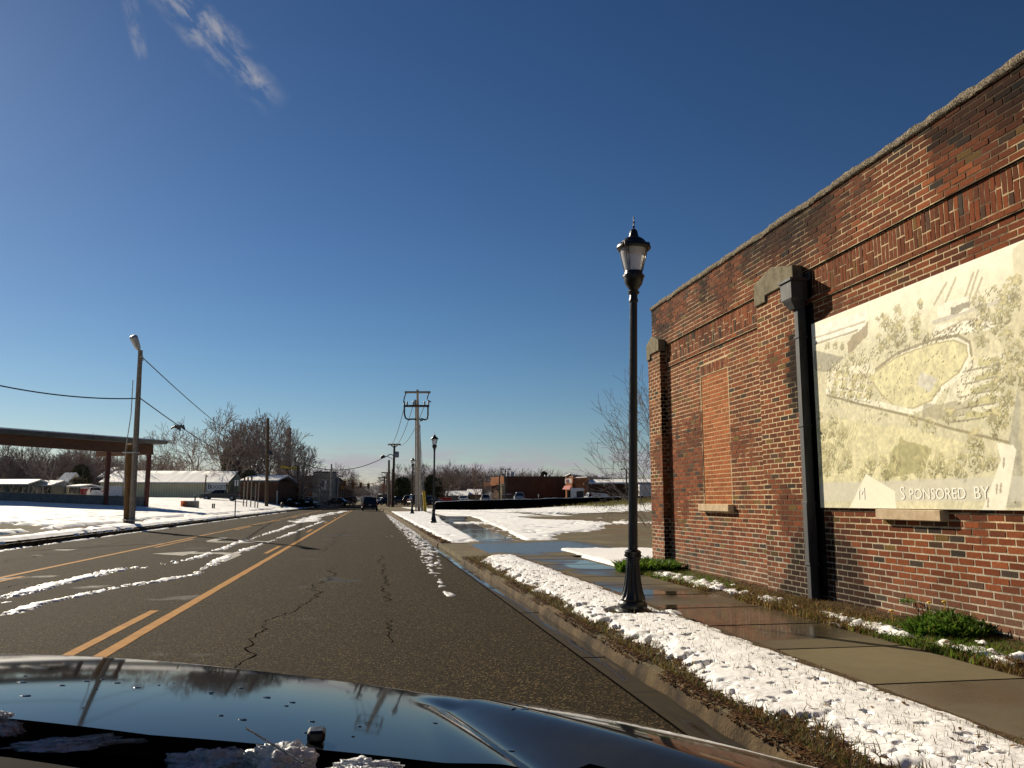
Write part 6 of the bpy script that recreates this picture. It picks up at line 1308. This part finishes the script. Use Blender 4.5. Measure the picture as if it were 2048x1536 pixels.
def plant(k, label, px, yb, d, ytop, wid=1.0, rz=0, group=None, name='bare_tree'):
    base = at(px, yb, d); top = at(px, ytop, d); src = PROT[k]
    if k in USED: o = copy_tree(src)
    else: o = src; USED.add(k)
    h = (top - base).length + .3; hp = HP[k]; s = h / hp; o.location = base; o.scale = (s * wid, s * wid, s); o.rotation_euler = (0, 0, rz); o['label'] = label
    if group: o['group'] = group
    elif 'group' in o: del o['group']
    return o
HP = dict(a=20., b=20., c=18., d=16., e=10., f=20.)
proto('a', seed=11, H=20, trunk=.30, fork=4, levels=6, spread=.50, rr0=.40, minr=.040, up=.30, kids=(3, 3, 3, 3, 3, 2))
proto('b', seed=23, H=20, trunk=.26, fork=5, levels=6, spread=.42, rr0=.38, minr=.040, up=.42, kids=(3, 3, 3, 3, 2, 2))
proto('c', seed=37, H=18, trunk=.24, fork=4, levels=6, spread=.62, rr0=.42, minr=.040, up=.16, kids=(3, 3, 3, 3, 3, 2))
proto('d', seed=41, H=16, trunk=.34, fork=3, levels=6, spread=.68, rr0=.60, minr=.040, up=.12, kids=(3, 3, 2, 3, 2, 2), wob=.24)
proto('e', seed=59, H=10, trunk=.10, fork=5, levels=5, spread=.40, rr0=.13, minr=.018, up=.35, kids=(3, 3, 3, 3, 2))
GL_ = 'bare trees behind the warehouse'
plant('a', 'tallest bare tree, its crown highest above the warehouse roof', 452, 998, 160, 806, 1.0, .3, GL_)
plant('c', 'wide bare tree filling the gap left of the tallest one', 425, 998, 163, 832, .95, 5.0, GL_)
plant('a', 'bare tree between the tallest tree and the tall dark pole', 490, 998, 166, 815, 1.0, 2.4, GL_)
plant('b', 'spreading bare tree whose trunks rise behind the brick annex', 515, 996, 158, 826, 1.1, 1.0, GL_)
plant('c', 'low fan-shaped bare tree left of the tallest one, above the warehouse', 408, 998, 155, 862, 1.05, 2.0, GL_)
plant('b', 'reddish bare tree just right of the tall dark pole', 545, 998, 165, 838, .9, 2.9, GL_)
plant('a', 'bare tree hiding the foot of the brick chimney', 575, 1000, 178, 868, .9, 4.1, GL_)
plant('d', 'old pollarded tree with thick dark limbs at the yellow street light', 604, 1008, 152, 868, .78, .6)
plant('d', 'twisted broad limbed tree leaning toward the street left of the grey building', 618, 1006, 158, 898, 1.15, 2.3)
plant('c', 'brushy brown bare tree in front of the annex, behind the snowy hedge', 572, 1006, 145, 935, 1.3, 3.1)
plant('c', 'round bare tree rising behind the grey building', 655, 1000, 200, 928, 1.15, 1.2)
plant('a', 'bare tree beyond the brown brick row down the street', 697, 1000, 240, 934, 1.1, .2)
plant('e', 'small bare shrub standing right behind the low pavilion wall', 80, 994, 108, 935, 1.25, 0)
plant('e', 'leafless sapling near the red trailer, left of the warehouse', 165, 996, 112, 948, 1.2, 2)
for i, (x, yb, d, yt, w, k, lab) in enumerate(((18, 995, 150, 872, 1.0, 'a', 'bare tree behind the pavilion at the left edge'), (60, 995, 158, 880, 1.0, 'b', 'bare tree behind the dull green mobile home'), (100, 995, 150, 866, 1.0, 'c', 'bare tree rising over the pavilion roof, above the tan mobile home'), (140, 995, 160, 884, 1.0, 'a', 'bare tree above the grey shed, seen under the pavilion roof'), (178, 995, 155, 890, .9, 'b', 'bare tree above the red trailer'), (225, 995, 165, 895, 1.0, 'c', 'bare tree between the two pavilion posts, behind the warehouse'), (268, 998, 170, 905, .9, 'a', 'bare tree behind the leaning pole, above the warehouse roof'), (318, 998, 165, 888, 1.0, 'd', 'crooked bare tree just right of the pavilion roof corner'), (350, 998, 170, 905, 1.0, 'c', 'bushy bare tree right of the crooked one, over the warehouse ridge'))):
    plant(k, lab, x, yb, d, yt, w, i * 1.3, 'bare trees beyond the pavilion')
GR = 'bare trees on the right beyond the lot'
plant('a', 'round crowned bare tree with a clear trunk above the red banner', 889, 1000, 170, 920, 1.05, 1.7, GR)
plant('c', 'broad bare tree beside the orange end of the plaza building', 960, 1000, 180, 928, 1.15, .5, GR)
plant('b', 'bare tree right of the transformer pole with long slanting limbs', 815, 1002, 190, 922, 1.4, 2.2, GR)
plant('c', 'bare tree behind the tall power pole', 850, 1002, 200, 935, 1.2, 3.6, GR)
plant('e', 'slim pale sapling in front of the dark plaza wall', 1022, 1003, 150, 966, .9, 0, GR)
plant('b', 'bare tree behind the plaza building right of the tall lot light', 1040, 996, 240, 946, 1.3, .9, GR)
# fine bare tree behind the corner of the brick building
T = gen_tree(seed=77, H=9.2, trunk=.16, fork=8, levels=6, spread=.42, rr0=.10, minr=.0075, up=.16, kids=(3, 3, 3, 3, 2, 2), wob=.14)
CT = tree_meshes(T, 1, M['bark'], M['twig'], 8, 3); CT.location = (14.3, 37.8, .1); CT.scale = (1.05, 1.05, 1.05); CT['label'] = 'fine twigged bare tree reaching out behind the far brick corner'
# evergreens
def evergreen(label, px, yb, d, yt, wpx, seed, conic=True):
    base = at(px, yb, d); h = (yb - yt) / FPX * d; w = wpx / FPX * d / 2; t = thing('evergreen_tree', label, 'tree', base); mb = MB(); mb.tube([base - Vector((0, 0, .3)), base + Vector((0, 0, h * .8))], [.22, .06], 8); mb.build('trunk', M['bark_dark'], t)
    r = np.random.default_rng(seed); n = 8000; z = r.random(n) ** .8; prof = (1 - z) ** .75 if conic else np.sqrt(np.clip(1 - (2 * z - 1) ** 2, 0, 1)) * .95 + .12
    a = r.uniform(0, 2 * pi, n); lump = .40 + .85 * fbm(a * 2.4, z * 7, seed, 3); rad = w * prof * lump * np.sqrt(r.uniform(.25, 1, n)); p = np.stack([rad * np.cos(a), rad * np.sin(a), .06 * h + z * h * .94], 1)
    s = .05 * w + .12; d0 = r.normal(0, 1, (n, 3)); d0 /= np.linalg.norm(d0, axis=1)[:, None]; d0[:, 2] *= .5; d1 = np.cross(d0, r.normal(0, 1, (n, 3))); d1 /= np.linalg.norm(d1, axis=1)[:, None]; sc = s * r.uniform(.5, 1.3, (n, 1))
    V_ = np.stack([p - d0 * sc, p + d1 * sc * .45, p + d0 * sc, p - d1 * sc * .45], 1) + np.array(base); mb = MB(); mb.np(V_.reshape(-1, 3), np.arange(n)[:, None] * 4 + np.array([[0, 1, 2, 3]])); mb.build('crown', M['needles'], t)
evergreen('dark cedar beside the tallest bare tree, over the right end of the warehouse', 474, 996, 160, 922, 36, 1)
evergreen('brownish evergreen in the middle of the bare trees over the warehouse', 452, 998, 156, 895, 34, 2, False)
evergreen('low dark evergreen drooping over the brick annex roof', 497, 985, 143, 940, 34, 3, False)
evergreen('dark evergreen behind the pavilion, above the small tan shed', 158, 994, 142, 930, 40, 4, False)
evergreen('dark green evergreen right of the tall power pole', 861, 1000, 182, 950, 32, 5, False)
evergreen('dark rounded evergreen right of the small lamp, left of the banner', 880, 1000, 186, 956, 26, 6, False)
evergreen('dense olive tree left of the small street lamps, by the transformer pole', 804, 1004, 176, 955, 40, 7, False)
evergreen('dark pine standing above the plaza roof, left of the storefront gable', 1088, 992, 260, 943, 22, 8, False)
# far woods: two masses, each read as one
def woods(name, spots, m, seed):
    r = random.Random(seed); LT = [gen_tree(seed=seed * 10 + i, H=1., trunk=.2, fork=4, levels=4, spread=.5, rr0=.024, minr=.0034, up=.22, kids=(3, 3, 3, 3)) for i in range(3)]; mb = MB()
    for (p, h, w) in spots:
        P0, P1, R0, R1, LV = r.choice(LT); a = r.uniform(0, 2 * pi); c, s_ = cos(a), sin(a); Rm = np.array([[c * w, -s_ * w, 0], [s_ * w, c * w, 0], [0, 0, 1]])
        q = np.array(p); seg_mesh(mb, P0 @ Rm.T * h + q, P1 @ Rm.T * h + q, R0 * h, R1 * h, 3)
    return tag(mb.build(name, m), 'far mass of bare winter woods on the skyline', None, None, 'stuff')
r = random.Random(5); sp = []
for i in range(85):
    x = r.uniform(-60, 640); d = r.uniform(185, 235); sp.append((at(x, 998, d), (998 - np.interp(x, [-60, 250, 340, 640], [900, 905, 930, 942]) - r.uniform(-6, 16)) / FPX * d, r.uniform(.8, 1.3)))
for i in range(60):
    x = r.uniform(-60, 260); d = r.uniform(140, 180); sp.append((at(x, 996, d), (998 - r.uniform(905, 945)) / FPX * d, r.uniform(.9, 1.5)))
woods('far_woods', sp, M['twig_far'], 3)
sp = []
for i in range(170):
    x = r.uniform(640, 1330); d = r.uniform(250, 330); yt = np.interp(x, [640, 690, 740, 790, 850, 950, 1050, 1130, 1210, 1330], [950, 958, 975, 952, 934, 932, 938, 944, 952, 954]) + r.uniform(-6, 14); sp.append((at(x, 998, d), (998 - yt) / FPX * d, r.uniform(.9, 1.6)))
for i in range(26):
    x = r.uniform(780, 870); d = r.uniform(200, 240); sp.append((at(x, 1000, d), (1000 - r.uniform(945, 962)) / FPX * d, r.uniform(.9, 1.5)))
woods('far_woods', sp, M['twig_far'], 4)
# the distant wooded rise the street runs toward
xs_ = np.linspace(-900, 1300, 90); ys_ = np.linspace(430, 1200, 30); X, Y = np.meshgrid(xs_, ys_, indexing='ij')
Z = 1 + sstep(Y, 430, 900) * (10 + 9 * fbm(X * .004, Y * .004, 401) + 3 * np.exp(-((X - 20) / 120) ** 2)) + 1.6 * (fbm(X * .09, Y * .09, 402) - .5) * sstep(Y, 450, 520)
mb = MB(); mb.np(np.stack([X, Y, Z], -1).reshape(-1, 3), grid_faces(*X.shape)); tag(mb.build('hills', M['hill'], smooth=60), kind='structure')

# ================================================================ the car this is seen from: bonnet, wing, cowl
CAR = thing('dark_car', 'glossy black car bonnet with water beads, filling the bottom edge of the view', 'car', (-.45, 1.2, 0))
M['car_black'] = mat('black_car_paint', (.010, .011, .012), (.017, .018, .019), 5, .05, coat=0.0, spec=.17, bump=.004, bscale=6, bdist=.01)
M['cowl'] = mat('textured_black_plastic', (.0022, .0022, .0022), (.0035, .0035, .0035), 60, .8, bump=.3, bscale=260, bdist=.002, spec=.02)
OUT = [(-2.35, .9), (-2.3, 1.6), (-2.05, 2.1), (-1.5, 2.42), (-.944, 2.43), (-.707, 2.32), (-.513, 2.24), (-.261, 2.125), (-.03, 2.04), (.13, 1.985), (.24, 1.89), (.40, 1.745), (.53, 1.55), (.605, 1.28), (.665, 1.06), (.70, .8), (.72, .6), (.72, .3)]
def rear(X): return np.interp(X, [-1.5, -.9, -.527, -.298, -.115, .1, .2, .33, .46], [1.5, 1.46, 1.39, 1.31, 1.29, 1.275, 1.27, 1.24, .9])
def hood_z(X, Y):
    Xc = np.minimum(X, .12); drop = .293 + .066 * (Xc + 1.0) ** 2 + .05 * (X - Xc)
    yy = np.maximum(Y - 1.2, -.4); drop = drop + .040 * yy + .0311 * yy * np.abs(yy)
    t = np.clip((1.86 - Y) / .62, 0, 1.6); Lx = .195 + t * .118; Cx = .20 + t * .195; wdt = np.maximum(Cx - Lx, .004)
    up = .50 * wdt * sstep(X, Lx - .015, Cx + .015) * sstep(t, 0, .12) + 0 * X
    valley = -.010 * np.exp(-((X - Lx + .045) / .035) ** 2) * sstep(t, 0, .2)
    fall = -.45 * np.maximum(0, X - Cx - .01) ** 2 - .0 * X
    drop = drop - up - valley - fall * sstep(t, -.01, .1)
    # rounding toward the outline
    dmin = np.full(X.shape, 9.0); ins = np.zeros(X.shape, bool); k = len(OUT)
    for i in range(k):
        (xa, ya), (xb, yb) = OUT[i], OUT[(i + 1) % k]
        if i < k - 1:
            dx, dy = xb - xa, yb - ya; q = np.clip(((X - xa) * dx + (Y - ya) * dy) / (dx * dx + dy * dy), 0, 1); dmin = np.minimum(dmin, np.hypot(X - xa - q * dx, Y - ya - q * dy))
        c = ((ya > Y) != (yb > Y)); tt = (xb - xa) * (Y - ya) / ((yb - ya) if yb != ya else 1e-9) + xa; ins ^= c & (X < tt)
    sd = np.where(ins | (Y < .9), dmin, -dmin); e = np.maximum(0, .055 - sd)
    return EYE - drop - 4.0 * e ** 2 - 22 * np.maximum(0, e - .06) ** 2, sd
def hood_part(name, xs_, ss_, keep, off=0):
    X, T_ = np.meshgrid(xs_, ss_, indexing='ij'); Y = rear(X) + T_ * (2.66 - rear(X)); Z, sd = hood_z(X, Y); F = grid_faces(*X.shape); kp = (keep(X, Y, sd)).ravel()[F].all(1); F = F[kp]; u_ = np.unique(F); mp = np.full(X.size, -1); mp[u_] = np.arange(len(u_))
    mb = MB(); mb.np(np.stack([X, Y, Z + off], -1).reshape(-1, 3)[u_], mp[F]); return mb.build(name, M['car_black'], CAR, smooth=180)
hood_part('bonnet', np.arange(-2.45, 1.02, .0085), np.linspace(0, 1, 170), lambda X, Y, sd: sd > -.19)
# lower body skirt, bumper and wheels so that the car is whole in front
mb = MB(); o = [(x, y) for x, y in OUT]; vs = []
for (x, y) in o: vs += [(x * 1.0, y + .04, .70), (x, y + .03, .30)]
mb.add(vs, [(2 * i, 2 * i + 1, 2 * i + 3, 2 * i + 2) for i in range(len(o) - 1)]); mb.build('front_body', M['car_black'], CAR, smooth=60)
mb = MB(); 
for (x, y) in ((-.45, 2.3),): mb.box((x, y - .25, .42), (2.0, .22, .26), 0, .08)
mb.build('bumper', M['car_black'], CAR)
for s in (-2.0, .66):
    mb = MB(); mb.tube([(s - .12, 1.0, .36), (s + .12, 1.0, .36)], .36, 24); mb.build('wheel', M['tyre'], CAR)
for s in (-1.75, .38):
    mb = MB(); mb.box((s, 1.80, .60), (.35, .16, .15), -.35 if s > 0 else .35, .04); mb.build('headlight', M['lamp_lens'], CAR)
# cowl panel and dashboard top under the windscreen
def strip(name, m, rows, jit=0):
    xs_ = np.linspace(-1.5, .40, 90); V_ = []
    for (yo, zo) in rows: V_.append(np.stack([xs_, rear(xs_) + yo + .03 * xs_, EYE - zo - .066 * (np.minimum(xs_, .12) + 1.0) ** 2 - .05 * np.maximum(0, xs_ - .12)], -1))
    V_ = np.array(V_); mb = MB(); mb.np(V_.reshape(-1, 3), grid_faces(len(rows), len(xs_))); return mb.build(name, m, CAR, smooth=60)
strip('cowl_panel', M['cowl'], [(.07, .35), (-.01, .352), (-.03, .338), (-.10, .335), (-.13, .325), (-.145, .318), (-.16, .325), (-.26, .318), (-.275, .310), (-.29, .316), (-.75, .33), (-1.35, .30)])
tt_ = np.linspace(.02, 1.0, 24); gy_ = 1.86 - tt_ * .62; gx_ = .20 + tt_ * .195 + .03; gz_ = hood_z(gx_[None, :], gy_[None, :])[0][0]
mb = MB(); mb.tube([(a, b, c - .0005) for a, b, c in zip(gx_, gy_, gz_)], .0022, 6); mb.build('panel_gap', M['cowl'], CAR)
rw = random.Random(12); mb = MB()
for i in range(46):
    a, b = rw.uniform(-.85, .35), rw.uniform(1.36, 1.85); c = float(hood_z(np.array([[a]]), np.array([[b]]))[0][0, 0]); q = rw.uniform(.002, .010); mb.lathe([(q, -.001), (q * .9, .0006), (q * .4, .0012)], 10, (a, b, c))
tag(mb.build('water_drops', M['glass_dark'], CAR, smooth=60), kind='stuff')
mb = MB(); c = Vector((-.067, 1.336, 0)); zz = float(hood_z(np.array([[c.x]]), np.array([[c.y]]))[0][0, 0]); mb.box((c.x, c.y, zz + .009), (.026, .034, .018), 0, .004); mb.build('washer_nozzle', M['black_iron'], CAR, smooth=40)
mb = MB(); mb.tube([at(492, 1456, 1.20), at(548, 1490, 1.14), at(606, 1526, 1.08)], .0015, 6); mb.build('wiper_arm', M['black_iron'], CAR)
# lumps of wet snow lying on the cowl
def lump(label, px, py, d, sx, sy, sz, seed, group='snow lumps on the cowl'):
    c = at(px, py, d); n = 56; m_ = 28; th = np.linspace(0, pi * .62, m_)[:, None]; ph = np.linspace(0, 2 * pi, n, endpoint=False)[None, :]
    x = np.sin(th) * np.cos(ph); y = np.sin(th) * np.sin(ph); z = np.cos(th) + 0 * ph
    k = 1 + 1.3 * (fbm(x * 2.2 + 5, y * 2.2 + z * 1.7, seed, 3) - .5) + .40 * (fbm(x * 8, y * 8 + z * 5, seed + 3, 3) - .5) + .25 * (fbm(x * 22, y * 22 + z * 17, seed + 5, 2) - .5)
    V_ = np.stack([c.x + x * k * sx, c.y + y * k * sy, c.z + z * k * sz], -1); F = []
    for i in range(m_ - 1):
        for j in range(n): F.append((i * n + j, (i + 1) * n + j, (i + 1) * n + (j + 1) % n, i * n + (j + 1) % n))
    mb = MB(); mb.np(V_.reshape(-1, 3), np.array(F)); tag(mb.build('snow_lump', M['ice'], smooth=50), label, 'snow', group)
lump('jagged wet snow lump left of the wiper arm on the cowl', 425, 1528, 1.19, .055, .03, .019, 3)
lump('tallest wet snow lump, crossed by the thin wiper arm', 562, 1526, 1.17, .042, .03, .028, 9)
lump('flat dirty strip of slush at the left end of the cowl', 140, 1488, 1.22, .085, .02, .010, 14)
lump('small slush heap at the far left corner of the bonnet edge', 2, 1456, 1.24, .022, .02, .020, 19)
lump('small dim slush heap on the cowl, rightmost of the lumps', 728, 1540, 1.16, .045, .02, .012, 22)
